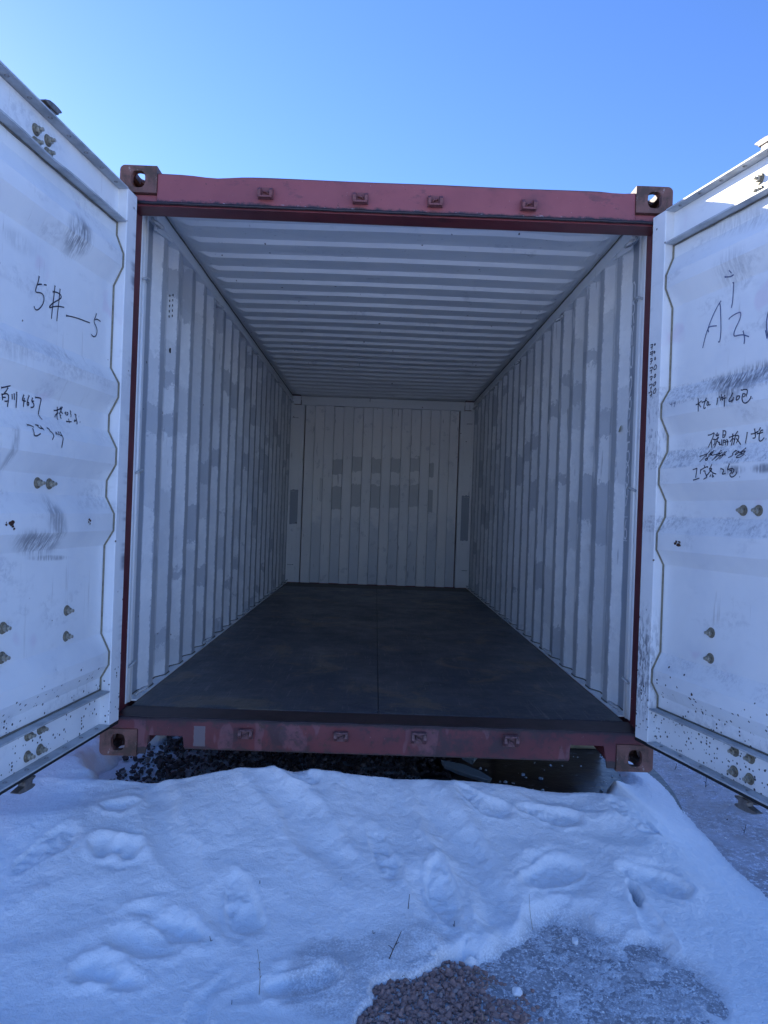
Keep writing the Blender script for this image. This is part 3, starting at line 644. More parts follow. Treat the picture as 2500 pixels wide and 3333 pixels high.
# ================================================================ the doors
ZD = [(.3088,.045),(.362,.045),(.42,.012),(.475,.012),(.55,.050),(.925,.050),(.99,.012),(1.06,.012),(1.13,.050),(1.20,.050),(1.27,.012),(1.338,.012),(1.41,.050),(1.48,.050),(1.555,.012),(1.615,.012),(1.68,.050),(2.03,.050),(2.11,.012),(2.165,.012),(2.245,.045),(2.3008,.045)]
def wave(x, z): return .0016*math.sin(x*7+z*5)*min(1, max(0, (x-.06)*8))
def dep(z):
    if z < .3088 or z > 2.3008: return .042
    for (z0, d0), (z1, d1) in zip(ZD, ZD[1:]):
        if z0 <= z <= z1: return d0+(d1-d0)*(z-z0)/(z1-z0)
    return .045
STROKES = {"L1":[[5761,18946,5790,18787,5867,18603,5931,18443,5946,18359,5895,18332,5779,18360,5648,18396,5527,18386,5447,18313,5440,18190,5505,18028,5631,17876,5758,17768,5858,17721,5946,17730,6009,17816],[5830,18624,5710,18681,5592,18711],[5473,18741,5308,18777],[4807,18923,4832,18668,4888,18286,4932,17982,4968,17662],[4486,18907,4498,18737,4552,18313,4609,17928,4632,17673],[4936,18657,4786,18701,4562,18726,4396,18685,4391,18603,4547,18481,4795,18332,5007,18177,5117,18045,5091,18029,4909,18116,4659,18212,4403,18275,4189,18310],[4044,18042,3648,18116,3120,18177,2718,18201,2361,18229],[1880,18743,1941,18608,2047,18436,2039,18327,1895,18234,1788,18120,1779,17979,1867,17834,1980,17761,2117,17760,2217,17809],[1962,18459,1876,18520,1738,18532,1535,18512]],"L2":[[7604,14682,7395,14745,7159,14828],[7266,14749,7328,14640,7444,14529],[7563,14496,7528,14402,7506,14289],[7561,14464,7413,14522,7292,14543,7211,14494,7214,14376,7243,14234,7261,14108],[7503,14390,7361,14410],[7415,14285,7338,14274,7263,14319],[7050,14571,7033,14485,7034,14396],[6935,14611,6920,14504,6920,14395],[6809,14686,6792,14505,6813,14322,6819,14152],[6419,14659,6478,14538,6506,14456,6406,14444,6306,14454],[6396,14551,6405,14428,6427,14242],[6128,14682,6194,14544,6236,14394,6197,14318,6132,14359,6137,14440,6204,14430],[5933,14639,5987,14506,5881,14461,5824,14387,5889,14304,6025,14283],[5970,14515,5850,14528],[5789,14673,5579,14698,5418,14693,5462,14538,5522,14339,5571,14100],[5559,14081,5519,14003,5461,13937],[4630,14383,4447,14415,4276,14484,4064,14583],[4417,14551,4388,14401,4414,14200,4367,14070],[4546,14149,4514,14251,4325,14345],[4211,14583,4184,14465],[4098,14611,4154,14436,4264,14309],[4152,14414,4029,14348],[4223,14282,4144,14282,4199,14208,4116,14153],[3911,14394,3831,14416],[3854,14458,3825,14327],[3771,14436,3669,14440,3684,14359,3785,14333],[3551,14537,3466,14504,3524,14438,3446,14393,3473,14298],[3790,14096,3585,14108,3400,14137],[3626,14220,3569,14057],[3209,14449,3093,14443,3117,14359,3047,14276,3128,14196,3232,14159,3174,14247],[3067,14250,2974,14147,3034,14081],[2812,14203,2773,14201],[6587,13613,6407,13626,6237,13576],[6335,13523,6375,13356,6336,13268,6186,13279,5972,13392],[6081,13678,5869,13684],[5971,13671,5897,13577,5654,13597],[5782,13685,5650,13541],[5390,13661,5261,13624,5294,13556,5144,13499,5173,13378,5274,13246],[4957,13467,4909,13581,4866,13499,4789,13476],[4722,13603,4752,13480,4541,13460],[4607,13606,4557,13415,4602,13213,4647,13024]],"R2":[[2808,16052,2822,15887,2818,15532],[2683,15820,2824,15839,3008,15937],[2824,15848,2980,15683],[3270,16013,3197,15891,3117,15627,3211,15595,3235,15658],[3025,15868,3171,15876,3301,15914],[3342,15870,3298,15716],[3357,15849,3423,15821,3390,15703,3311,15705],[3416,15700,3519,15723],[3879,15923,3874,15776,3842,15647],[3977,15982,3969,15891],[4087,16021,4056,15897,4036,15789],[4031,15901,4192,15904],[4166,15936,4149,15773],[4262,15976,4261,15739,4246,15536],[4084,15838,4341,15855],[4667,15996,4582,15873,4457,15729,4519,15675,4708,15738],[4715,15827,4617,15634],[4857,15832,5020,15835,4990,15741,4876,15678,4827,15712,4869,15822],[5056,16051,5093,16010,5229,16041,5368,15993,5361,15897,5311,15756],[5145,15878,5283,15865,5253,15773,5162,15760],[5157,15876,5105,15742,5147,15595,5254,15509,5410,15548,5518,15646,5548,15738],[5591,15656,5612,15641],[2967,14601,3128,14598,3335,14682,3264,14519,3142,14321,2992,14096],[3164,14395,3207,14079],[3243,14407,3375,14414,3359,14208,3281,14177],[3410,14599,3422,14523,3551,14529],[3480,14658,3479,14517],[3573,14602,3539,14511],[3376,14376,3581,14451],[3528,14475,3435,14239,3352,14077],[3483,14329,3644,14203],[3800,14691,3782,14525,3788,14413],[3775,14684,3901,14689,3956,14601,3888,14441,3812,14429],[3808,14523,3922,14521],[3615,14280,3595,14151,3697,14179,3725,14121],[3739,14362,3724,14140],[3818,14318,3803,14105],[3847,14241,3923,14234],[3818,14318,3944,14325,3928,14123],[3993,14339,4071,14276,4030,14096],[3973,14248,4098,14237],[4306,14529,4294,14275,4254,14077],[4115,14401,4262,14424,4407,14464],[4314,14364,4173,14231],[4340,14343,4416,14282],[4558,14594,4431,14480,4416,14282,4351,14106],[4433,14426,4577,14448,4629,14353,4495,14148],[4486,14330,4587,14230,4738,14073],[5023,14511,4986,14301,4949,14100],[5363,14608,5405,14420,5424,14260,5288,14264],[5200,14422,5348,14425,5548,14493],[5642,14622,5570,14508],[5758,14514,5658,14516,5597,14401,5582,14228,5609,14122,5720,14129,5825,14240],[5485,14412,5641,14414,5761,14436],[5899,14185,5915,14172],[2737,13760,2953,13802,3138,13847],[3186,13957,3114,13810,2899,13519],[3100,13811,3145,13713],[3423,13967,3324,13852,3222,13765],[3295,13892,3452,13899,3304,13721,3150,13618],[3270,13875,3406,13771,3486,13747],[3176,13635,3206,13557,3311,13570,3281,13647,3176,13635],[3836,13936,3717,13768,3623,13588],[3511,13764,3716,13787,3867,13813],[3942,13845,3819,13761,3574,13535],[4067,13854,3973,13713,3780,13522],[4141,13867,4074,13706,3955,13567],[3822,13705,4172,13736],[4193,13702,4213,13689],[4628,13866,4513,13766,4588,13707,4543,13638,4399,13602],[4559,13799,4700,13861],[4774,13819,4846,13796,4756,13695,4685,13682,4728,13787,4774,13819],[5085,13920,4940,13789,4848,13742],[4940,13789,5148,13809,5106,13724,5015,13677],[4919,13737,5012,13748,4969,13662,4875,13669,4807,13602,4856,13563,5020,13570,5165,13684],[5244,13629,5262,13617],[2613,13226,2871,13271],[2858,13262,2794,12900],[2662,12808,2811,12832,3013,12873],[3268,13364,3299,13287],[3063,13204,3058,13033],[3064,13185,3273,13270,3481,13315,3431,13261],[3227,13139,3332,13153,3310,13060,3420,12961,3424,12885,3243,12817],[3368,12944,3521,13032],[3684,13397,3588,13235],[3537,13218,3717,13228,3595,13103,3495,13033],[3565,13180,3752,13040,3932,12995],[3652,12989,3579,12898],[3727,13023,3735,12864],[3757,12947,3811,12889],[4148,13188,4298,13162,4326,13088,4221,12965,4428,12992],[4604,13354,4539,13204,4506,13133],[4506,13133,4733,13167,4853,13134,4834,13028,4742,12978],[4617,13092,4736,13104,4705,12998,4646,12983,4636,12929,4700,12845,4819,12850,4956,12933,4998,13038],[5128,12841,5147,12830]],"R1":[[3438,19816,3358,19760,3209,19600,3004,19320,2823,18994,2665,18658,2577,18392,2513,18164],[3358,19760,3404,19634,3442,19241,3483,18796,3491,18482,3442,18171,3372,18239],[2779,18880,2826,18940,3023,18927,3257,18878],[2768,18856,2824,18727],[3888,18970,3909,19016,4145,19091,4412,19113,4469,19081,4485,18968,4427,18799,4280,18600,4177,18405,4171,18288,4230,18240,4453,18238,4675,18195,4929,18061],[4630,18355,4673,18220,4722,18026,4702,17848],[6005,18998,5889,18951,5812,18844,5760,18699,5711,18439,5721,18213,5783,17958,5861,17733,5949,17586],[5685,18126,5770,17802],[4058,20356,4051,20018,4042,19595,3983,19389],[3751,20631,4031,20552,4187,20587],[4042,20786,4116,20661]],"R3":[[-159,18825,-11,18843,-51,18736,-89,18605],[-165,18724,-28,18731],[103,18825,160,18805,140,18759,72,18774,103,18825],[-186,18494,17,18539,-24,18453,-62,18315],[-205,18418,-34,18426],[87,18502,156,18473,126,18414,68,18426,87,18502],[-159,18203,-23,18234,-50,18109,-134,17964],[-165,18109,6,18112],[158,18234,219,18156,165,18102,118,18148,158,18234],[-171,17803,44,17843,-18,17738,-77,17552],[-164,17685,-17,17709],[199,17900,304,17822,277,17712,144,17679,83,17748,199,17900],[-149,17412,32,17438,3,17356,-59,17243],[-109,17317,-7,17321],[199,17495,269,17439,208,17334,117,17350,199,17495],[-176,17058,51,17108,11,17005,-61,16849],[-110,16923,3,16948],[251,17153,288,17089,182,16977,91,16992,110,17061,251,17153],[-191,16716,34,16783,-4,16658,-30,16509],[-104,16608,43,16622],[256,16871,317,16782,245,16649,133,16652,127,16754,256,16871]],"R4":[[1092,16119,1096,16041,1211,16060],[1219,16108,1206,15956],[1437,16119,1334,16099,1326,16051,1420,16052,1447,16118,1392,15986,1355,15907]]}
def unpack(flat): return [[(a/1e4, b/1e4) for a, b in zip(s[::2], s[1::2])] for s in flat]

def chaikin(P):
    if len(P) < 3: return P
    Q = [P[0]]
    for (a, b), (c, d) in zip(P, P[1:]): Q += [(a*.75+c*.25, b*.75+d*.25), (a*.25+c*.75, b*.25+d*.75)]
    Q[1] = P[0]; Q[-1] = P[-1]; return Q
def refine(P, step=.012):
    Q = [P[0]]
    for a, b in zip(P, P[1:]):
        l = math.hypot(b[0]-a[0], b[1]-a[1]); k = max(1, int(l/step))
        Q += [(a[0]+(b[0]-a[0])*i/k, a[1]+(b[1]-a[1])*i/k) for i in range(1, k+1)]
    return Q
CAMB = [(0.5528, 0.1248), (0.5198, 0.1192), (0.5194, 0.1124), (0.5369, 0.1073), (0.5376, 0.096), (0.5236, 0.0907), (0.519, 0.0823), (0.5392, 0.0785), (0.5767, 0.08), (0.6081, 0.0851), (0.6264, 0.0931), (0.624, 0.0962), (0.6038, 0.0987), (0.5832, 0.102), (0.5786, 0.1132), (0.5845, 0.1236)]
CAMT = [(0.609, 2.5124), (0.6022, 2.5201), (0.5782, 2.5308), (0.5531, 2.5339), (0.5274, 2.5341), (0.5037, 2.5314), (0.5059, 2.5248), (0.5223, 2.5146), (0.5232, 2.5081), (0.5617, 2.5081), (0.5967, 2.511)]
def door(side, ang, mat, label):
    q = side                       # local y sign that points outwards, away from the room
    ST, WD = -.034, 1.150
    # corrugated panel = the door part itself
    m = MB(); xs = list(np.linspace(.058, 1.060, 25)); r = random.Random(21+side)
    zz = []
    for (a, d0), (b, d1) in zip(ZD, ZD[1:]):
        k = max(1, int((b-a)/.06)); zz += [(a+(b-a)*i/k, d0+(d1-d0)*i/k) for i in range(k)]
    zz.append(ZD[-1])
    vs = []
    for z, d in zz:
        for i, x in enumerate(xs):
            wv = wave(x, z)
            vs.append((x, q*(d+wv), z))
    n = len(xs); fs = [(i*n+k, i*n+k+1, (i+1)*n+k+1, (i+1)*n+k) for i in range(len(zz)-1) for k in range(n-1)]
    m.add(vs, fs, 0); m.add([(x, y+q*.003, z) for x, y, z in vs], fs, 1)
    d = m.build('door', [mat, M_red], cont, recalc=False, label=label)
    a = R(ang-90); dx = Vector((side*math.sin(a), -math.cos(a), 0)); zc = Vector((0, 0, 1)); dy = zc.cross(dx)
    Mx = Matrix((dx, dy, zc)).transposed().to_4x4(); Mx.translation = Vector((side*1.14, -.04, 0)); d.matrix_local = Mx
    def B(m, x0, x1, o0, o1, z0, z1): m.box(x0, x1, min(q*o0, q*o1), max(q*o0, q*o1), z0, z1)
    m = MB(); B(m, ST, .0540, 0, .055, .158, 2.449); m.build('hinge_stile', mat, d, bevel=.004, seg=3)
    m = MB(); B(m, 1.064, WD, 0, .055, .158, 2.449); m.build('lock_stile', mat, d, bevel=.004, seg=3)
    # rails: channels with the open side to the room
    m = MB(); B(m, .056, 1.062, .040, .046, .166, .300); m.build('bottom_rail', mat, d)
    m = MB(); B(m, .056, 1.062, .040, .046, 2.310, 2.441); m.build('top_rail', mat, d)
    def flange(z0, z1, name, bent=0, o0=.0, o1=.052):
        m = MB(); xs = np.linspace(.0562, 1.0618, 34)
        vs = []
        for x in xs:
            s = bent*math.exp(-((x-.60)/.10)**2)
            vs += [(x, q*o0, z0-s), (x, q*o0, z1-s), (x, q*o1, z1), (x, q*o1, z0)]
        fs = []
        for i in range(len(xs)-1):
            for k in range(4): fs.append((i*4+k, i*4+(k+1) % 4, (i+1)*4+(k+1) % 4, (i+1)*4+k))
        fs += [(0, 1, 2, 3), tuple(len(vs)-4+k for k in (3, 2, 1, 0))]
        m.add(vs, fs); return m.build(name, M_flange, d)
    flange(.158, .1645, 'rail_flange', .0, -.004)
    flange(.302, .3085, 'rail_flange')
    flange(2.301, 2.3075, 'rail_flange', .007 if side < 0 else 0)
    flange(2.443, 2.4495, 'rail_flange', .0, -.002)
    # dark gasket strip under the bottom flange and on the outer edge
    m = MB(); B(m, ST, WD, .002, .075, .1435, .1565); m.build('door_gasket', M_dark, d)
    m = MB(); B(m, ST, WD, .020, .070, 2.4510, 2.457); m.build('door_gasket', M_dark, d)
    m = MB(); B(m, ST-.012, ST-.001, .010, .07, .16, 2.448); m.build('door_gasket', M_dark, d)
    # sealant along the panel edge, following the folds; and along both rails
    for xx in (.0555,):
        pts = [(xx+.001, q*(dd-.003), z) for z, dd in ZD]
        pts = [tuple(p) for p in pts]
        MB().tube(pts, .0042, 6).build('panel_sealant', M_seal, d)
    MB().tube([(x, q*.041, .3115) for x in np.linspace(.06, 1.06, 20)], .0035, 5).build('panel_sealant', M_seald, d)
    MB().tube([(x, q*.041, 2.2975+.001*math.sin(x*40)) for x in np.linspace(.06, 1.06, 40)], .0035, 5).build('panel_sealant', M_seald, d)
    # weld seam between stile and side face
    # bolts: domed nut on a sealed washer
    bm_ = MB()
    for rr, h0, h1, k in ((.021, 0, .0025, 14), (.0185, .0025, .006, 14)): bm_.tube([(0, -q*h0, 0), (0, -q*h1, 0)], rr, k)
    bm_.tube([(0, -q*.006, 0), (0, -q*.018, 0)], .0125, 6, mi=1); bm_.tube([(0, -q*.018, 0), (0, -q*.030, .001)], .0068, 8, mi=1)
    pos = [(.682, 2.350), (.610, 2.350), (.682, 2.385), (.610, 2.385)]
    zt = (2.374, 2.329); zb = (.275, .200)
    xt = (.642, .572) if side < 0 else (.528, .600); xb = (.488, .562) if side < 0 else (.505, .580)
    pos = [(x, z) for x in xt for z in zt] + [(x, z) for x in xb for z in zb]
    pos += [(.472, 1.168), (.545, 1.168), (.326, .684), (.326, .584)] if side < 0 else [(.494, 1.162), (.566, 1.162), (.352, .684), (.352, .584)]
    pos += [(.708, .677), (.708, .578), (.90, 1.165), (.97, 1.165), (.93, 2.386), (.93, 2.314)]
    b0 = None
    for (x, z) in pos:
        o0 = .040 if (z < .30 or z > 2.31) else dep(z)
        if b0 is None: b0 = bm_.build('bolt', [M_bolt, M_nut], d, bevel=.001, seg=1); b0.location = (x, q*o0, z)
        else:
            c = dup(b0, d, (x, q*o0, z)); c.rotation_euler = (0, random.uniform(0, 1), 0)
    # rivets along the outer flanges
    rv = None; m = MB()
    m.tube([(0, 0, 0), (0, 0, .0035)], .0085, 10, r2=.005)
    for k in range(9):
        x = .12+k*.118
        for (z, s) in ((.165, 1), (2.4425, -1)):
            if rv is None: rv = m.build('rivet', M_rivet, d, smooth=False); rv.location = (x, q*.020, z)
            else:
                c = dup(rv, d, (x, q*.020, z)); c.scale = (1, 1, s)
    # locking bars outside, with forged cams at both ends
    for x in (.56, .96):
        m = MB(); m.tube([(x, q*.085, .10), (x, q*.085, 2.505)], .017, 10); m.build('locking_bar', M_gal, d, smooth=True)
    for x in (.615,):
        for top in (0, 1):
            s = 1 if top else -1; z0 = 2.457 if top else .150
            m = MB()
            o1 = .040
            m.prism([(a_, b_-(.018 if top else 0)) for a_, b_ in (CAMT if top else CAMB)], q*.030, q*.058, 'y')
            m.prism([(.530, 2.4575), (.572, 2.4575), (.564, 2.505), (.534, 2.505)] if top else [(.545, .1430), (.60, .1430), (.583, .119), (.556, .119)], q*.034, q*.054, 'y')
            m.tube([(.56, q*.085, z0), (.56, q*.085, z0+s*.03)], .017, 10); m.box(.54, .58, min(q*.05, q*.085), max(q*.05, q*.085), min(z0+s*.002, z0+s*.03), max(z0+s*.002, z0+s*.03))
            m.build('locking_cam', M_gal, d, bevel=.003)
    for z in (.42, 1.0, 1.62, 2.2):     # hinges
        m = MB(); m.tube([(ST-.03, q*.06, z-.06), (ST-.03, q*.06, z+.06)], .014, 10); B(m, ST-.03, .03, .058, .068, z-.055, z+.055); m.build('hinge', M_gal, d)
    return d, q
def write(d, q, key, mat, wid, off=.0016, flat=False, sel=None, name='handwriting'):
    SS = unpack(STROKES[key])
    if sel: SS = SS[sel[0]:sel[1]]; groups = [SS]
    else:                       # marks that stand apart become parts of their own
        bb = [(min(p[0] for p in s), max(p[0] for p in s), min(p[1] for p in s), max(p[1] for p in s)) for s in SS]; g = list(range(len(SS)))
        def f(i):
            while g[i] != i: i = g[i]
            return i
        e = .0065
        for i in range(len(SS)):
            for j in range(i):
                A, B_ = bb[i], bb[j]
                if A[0]-e < B_[1] and B_[0]-e < A[1] and A[2]-e < B_[3] and B_[2]-e < A[3]: g[f(i)] = f(j)
        gr = {}
        for i in range(len(SS)): gr.setdefault(f(i), []).append(SS[i])
        groups = list(gr.values())
    for SG in groups: write_group(SG, d, q, mat, wid, off, flat, name)
def write_group(SG, d, q, mat, wid, off, flat, name):
    m = MB()
    for st in SG:
        P = refine(chaikin(chaikin(st)), .01)
        vs, fs = ribbon(m, P, wid)
        m.add([(u, q*((0 if flat else dep(v)+wave(u, v))-off), v) for u, v in vs], fs)
    return m.build(name, mat, d, recalc=False)
dl, ql = door(-1, 96.8, M_doorL, 'left door leaf with 5# and Chinese notes on its inside')
dr, qr = door(1, 105.0, M_doorR, 'right door leaf with A2 and a list of Chinese notes inside')
write(dl, ql, 'L1', M_ink, .0046); write(dl, ql, 'L2', M_ink, .0046)
write(dr, qr, 'R1', M_ink2, .0044); write(dr, qr, 'R2', M_ink, .0042)
for k in range(7): write(dr, qr, 'R3', M_ink, .0044, flat=True, sel=(3*k, 3*k+3), name='tally_mark')
write(dr, qr, 'R4', M_ink2, .0026)
# paint blisters rusted through
def rustspot(d, q, x, z, s, n=5):
    rr = random.Random(int(x*1000)); m = MB()
    for k in range(n):
        cx, cz = x+rr.uniform(-s, s), z+rr.uniform(-s, s)*.7; r0 = s*rr.uniform(.2, .45); pts = []
        for j in range(9): a = j/9*6.283; pts.append((cx+math.cos(a)*r0*rr.uniform(.7, 1.3), cz+math.sin(a)*r0*rr.uniform(.5, 1)))
        m.add([(a, q*(dep(b)-.0012-k*.0002), b) for a, b in pts], [tuple(range(9))])
    m.build('rust_spot', simple('rust', (.075, .030, .016), .85, 0, .4, 90), d, recalc=False)
rustspot(dr, qr, .185, 1.02, .020, 9); rustspot(dl, ql, .745, 1.02, .022, 9); rustspot(dl, ql, .255, 1.03, .014, 5); rustspot(dr, qr, .30, .42, .016, 6)
# ================================================================ ground, snow, ice
GZ = -.25
def grid_mesh(name, xs, ys, Z, mat, attr=None):
    nx, ny = len(xs), len(ys); X, Y = np.meshgrid(xs, ys, indexing='ij')
    co = np.stack([X, Y, Z], -1).reshape(-1, 3).astype(np.float32)
    idx = np.arange(nx*ny).reshape(nx, ny)
    q = np.stack([idx[:-1, :-1], idx[1:, :-1], idx[1:, 1:], idx[:-1, 1:]], -1).reshape(-1, 4)
    me = bpy.data.meshes.new(name); me.vertices.add(len(co)); me.vertices.foreach_set('co', co.ravel())
    me.loops.add(q.size); me.loops.foreach_set('vertex_index', q.ravel().astype(np.int32))
    me.polygons.add(len(q)); me.polygons.foreach_set('loop_start', np.arange(0, q.size, 4, dtype=np.int32)); me.polygons.foreach_set('loop_total', np.full(len(q), 4, dtype=np.int32))
    me.polygons.foreach_set('use_smooth', np.ones(len(q), dtype=bool)); me.update(calc_edges=True); me.materials.append(mat)
    if attr is not None:
        a = me.attributes.new('slush', 'FLOAT', 'POINT'); a.data.foreach_set('value', attr.reshape(-1).astype(np.float32))
    o = bpy.data.objects.new(name, me); C.objects.link(o); return o

def mat_ground():
    g = G('frozen_earth'); n = g.noise(14, 6, .7)
    c = g.mix(g.step(n, .35, .65), (.085, .055, .048), (.16, .115, .10))
    c = g.mix(g.step(g.noise(.05, 4), .42, .50), c, (.80, .82, .84))
    return g.fin(c, .85, normal=g.bump(g.noise(30, 5, .7), .8, .02))
def mat_snow():
    g = G('snow')
    a = g.n('ShaderNodeAttribute'); a.attribute_name = 'slush'; s = a.outputs['Fac']
    gr = g.noise(160, 3, .7); n = g.noise(12, 5, .6)
    c = g.mix(g.step(g.noise(3, 4), .4, .7), (.86, .88, .90), (.80, .83, .86))
    wet = g.math('MULTIPLY', s, g.step(g.math('ADD', g.math('MULTIPLY', n, .4), g.math('MULTIPLY', gr, .6)), .62, .44))
    c = g.mix(g.math('MULTIPLY', wet, .75), c, (.34, .35, .39))
    c = g.mix(g.math('MULTIPLY', g.step(g.noise(220, 2, .5), .74, .77), .35), c, (.30, .30, .32))
    h = g.math('ADD', g.math('MULTIPLY', gr, .5), g.math('MULTIPLY', g.noise(45, 4, .65), .8))
    nrm = g.bump(g.noise(14, 3, .55), .18, .03); nrm = g.bump(h, .9, .007, nrm)
    return g.fin(c, .62, normal=nrm, spec=.35)
def mat_ice():
    g = G('ice'); n = g.noise(6, 6, .7, g.vmul(g.P, (1, 1.3, 1)), .8)
    c = g.mix(g.step(n, .38, .62), (.17, .17, .21), (.32, .33, .40))
    fr = g.math('MULTIPLY', g.step(g.noise(55, 5, .8), .50, .60), g.step(g.noise(2.6, 4), .30, .52)); c = g.mix(fr, c, (.74, .76, .82))
    nrm = g.bump(g.noise(9, 5, .7, g.vmul(g.P, (1, 1.5, 1)), .6), .35, .012); nrm = g.bump(g.noise(70, 4, .75), .6, .006, nrm)
    return g.fin(c, g.math('ADD', .42, g.math('MULTIPLY', fr, .5)), normal=nrm)
def mat_puddle():
    g = G('shaded_ice')  # same ice as outside; the container's shade is put into the dark base
    fr = g.step(g.noise(24, 6, .8, g.vmul(g.P, (.5, 1.4, 1)), .6), .60, .68)
    c = g.mix(fr, (.020, .021, .026), (.35, .38, .42))
    nrm = g.bump(g.noise(9, 4, .6), .25, .02)
    return g.fin(c, g.math('ADD', .28, g.math('MULTIPLY', fr, .4)), normal=nrm, spec=.25)
def mat_stone(name, a, b):
    g = G(name); oi = g.n('ShaderNodeNewGeometry'); r = oi.outputs['Random Per Island']
    c = g.mix(r, a, b); n = g.noise(60, 4, .7); c = g.mix(g.step(n, .4, .7), c, tuple(k*.6 for k in a))
    c = g.mix(g.math('MULTIPLY', g.math('GREATER_THAN', r, .88), .6), c, (.36, .29, .27))
    c = g.mix(g.math('MULTIPLY', g.math('LESS_THAN', r, .25), .6), c, tuple(k*.45 for k in a))
    return g.fin(c, .75, normal=g.bump(n, .5, .003))
M_snow = mat_snow()
gp = MB().box(-400, 400, -400, 400, GZ-.5, GZ); tag(gp.build('ground', mat_ground()), kind='structure')

RX = [-1.6,-1.187,-1.136,-.855,-.678,-.474,-.23,-.035,.352,.741,1.0,1.17,1.35]
RZ = [-.06,-.046,-.038,-.029,.015,.045,.036,-.003,-.014,-.056,-.048,-.095,-.15]
def dip(x, y, cx, cy, a, b, ang, d, rim=.3, p=1.5):
    ca, sa = math.cos(R(ang)), math.sin(R(ang)); u = ((x-cx)*ca+(y-cy)*sa)/a; v = (-(x-cx)*sa+(y-cy)*ca)/b
    r = np.sqrt(u*u+v*v); return -d*np.exp(-(r**(p*1.6)))+d*rim*np.exp(-((r-1.35)/.38)**2)
def snow_h(x, y):
    crest = sum(np.interp(x+o, RX, RZ) for o in (-.09, -.06, -.03, 0, .03, .06, .09))/7
    wx = x+.05*fbm(x, y, 2.3, 3)+.020*fbm(x+4, y, 11, 4, .6); wy = y+.05*fbm(x+9, y, 2.1, 3)+.020*fbm(x+6, y+3, 11, 4, .6)
    yc = -.15+.05*np.sin(x*2.3)
    t = np.clip((yc-wy)/1.05, 0, 1.2)
    front = -.236+.0*x
    up = crest+(front-crest)*(1-(1-np.clip(t, 0, 1))**1.5)
    # flatter front, more mass at left
    left = sstep(-.2, -1.3, x)*.05*sstep(-1.4, -.4, y)
    h = up+left*(t > 0)*sstep(0, .3, t)
    h = np.where(wy < yc, h, crest)
    # back slope of the ridge under the container
    yc2 = yc+.45*sstep(.98, 1.22, x); back = sstep(yc2, yc2+.20+.10*(fbm(x, y*.3, 3, 2)+.5), y)
    inner = sstep(-1.46, -1.18, x+.22*fbm(x+3, y, 3, 4))*sstep(1.40, 1.24, x+.05*fbm(x+3, y, 5, 3))
    h = h-(h+.34)*back*inner
    # beside the container on the left: a gentle bank
    lb = sstep(-1.28, -1.60, x)*sstep(.0, .5, y); h = h+(-.170-h)*lb*.85
    # right-hand edge falling to the ice
    ex = 1.50+.05*fbm(y*1.0, x*0+2, 2.0, 3)+.14*sstep(-.2, -1.2, y); r = sstep(ex-.42, ex+.06, x)
    h = h+(-.262-h)*r
    fr = sstep(1.05, 1.30, x)*sstep(-.22, .35, y); h = h+(-.215-h)*fr*(1-r)*.8
    # the drift the door swept: hollows and trenches
    for a in [(-.30,-.42,.30,.075,-52,.045,.45),(.31,-.50,.42,.075,-68,.055,.5),(-.39,.0,.14,.06,-30,.030,.5),(-.27,-.17,.13,.07,-65,.028,.5),
              (.42,-.03,.11,.06,-35,.030,.6),(.72,-.10,.15,.07,-8,.035,.5),(.85,-.16,.10,.05,-20,.020,.5),(-.80,-.42,.34,.06,-62,.030,.4),(-.93,-.16,.16,.05,28,.022,.4),
              (-.99,-.36,.055,.04,10,.035,.5),(-.955,-.60,.050,.048,0,.045,.6),(-.875,-.60,.050,.045,0,.045,.6),(-.90,-.66,.10,.04,0,.020,.3),
              (-.74,-.86,.06,.03,15,.022,.5),(-.62,-.93,.12,.045,-25,.030,.5),(-.70,-.985,.11,.040,-12,.035,.5),(-.79,-1.09,.060,.055,0,.042,.6),(-.71,-1.125,.07,.04,-20,.030,.5),
              (-.45,-.86,.13,.07,-60,.030,.45),(.22,-.74,.13,.085,-80,.032,.6),(.25,-.90,.08,.05,-85,.018,.5),(.66,-.60,.12,.10,30,.030,.55),(.56,-.79,.10,.05,60,.016,.5),
              (1.00,-.62,.10,.085,-20,.028,.55),(.88,-.84,.13,.03,-85,.030,.5),(1.17,-.28,.16,.06,-35,.022,.5),(-.19,-1.10,.08,.06,20,.022,.6),(-.47,-1.22,.12,.03,70,.018,.4),(-.30,-1.15,.10,.03,25,.014,.5),
              (-1.30,-.30,.25,.12,10,.030,.3),(-1.05,-.90,.22,.08,25,.020,.3),(.05,-.30,.22,.10,-10,.020,.3),(.95,-.35,.12,.07,-10,.024,.5)]:
        h = h+.46*dip(wx, wy, *a)*(1-r)*sstep(-.08, -.26, y)
    for (cx, cy, L_, W_, an, dp) in ((.235,-.70,.125,.045,-82,.020),(-.43,-.84,.12,.045,-62,.018),(-.34,-.17,.12,.045,-35,.018),(.42,-.22,.12,.045,-40,.016),(.70,-.26,.13,.048,-12,.018),(.63,-.60,.12,.05,35,.020),(1.00,-.62,.11,.05,-30,.016),(-.19,-1.10,.10,.04,30,.014),(1.05,-.25,.12,.05,-50,.014),(.02,-.55,.12,.045,-70,.010),(-.62,-.93,.10,.035,-25,.014),(-1.15,-.62,.12,.05,60,.012)):
        ca, sa = math.cos(R(an)), math.sin(R(an)); u = ((wx-cx)*ca+(wy-cy)*sa)/L_; v = (-(wx-cx)*sa+(wy-cy)*ca)/(W_*(1+.18*np.sin(u*2.2)))
        rr = (np.abs(u)**2.6+np.abs(v)**2.6)**(1/2.6); ins = sstep(1.12, .86, rr)
        h = h-.62*dp*ins*(1+.25*np.clip(u, -1, 1))*(1-r)+dp*.28*np.exp(-((rr-1.22)/.16)**2)*(1-r)+ins*.0009*np.sin((wx*ca+wy*sa)*230)*(np.abs(v) < .8)+ins*.010*fbm(x, y, 30, 4, .6)
    vis = (1-back*inner)*(1-r)
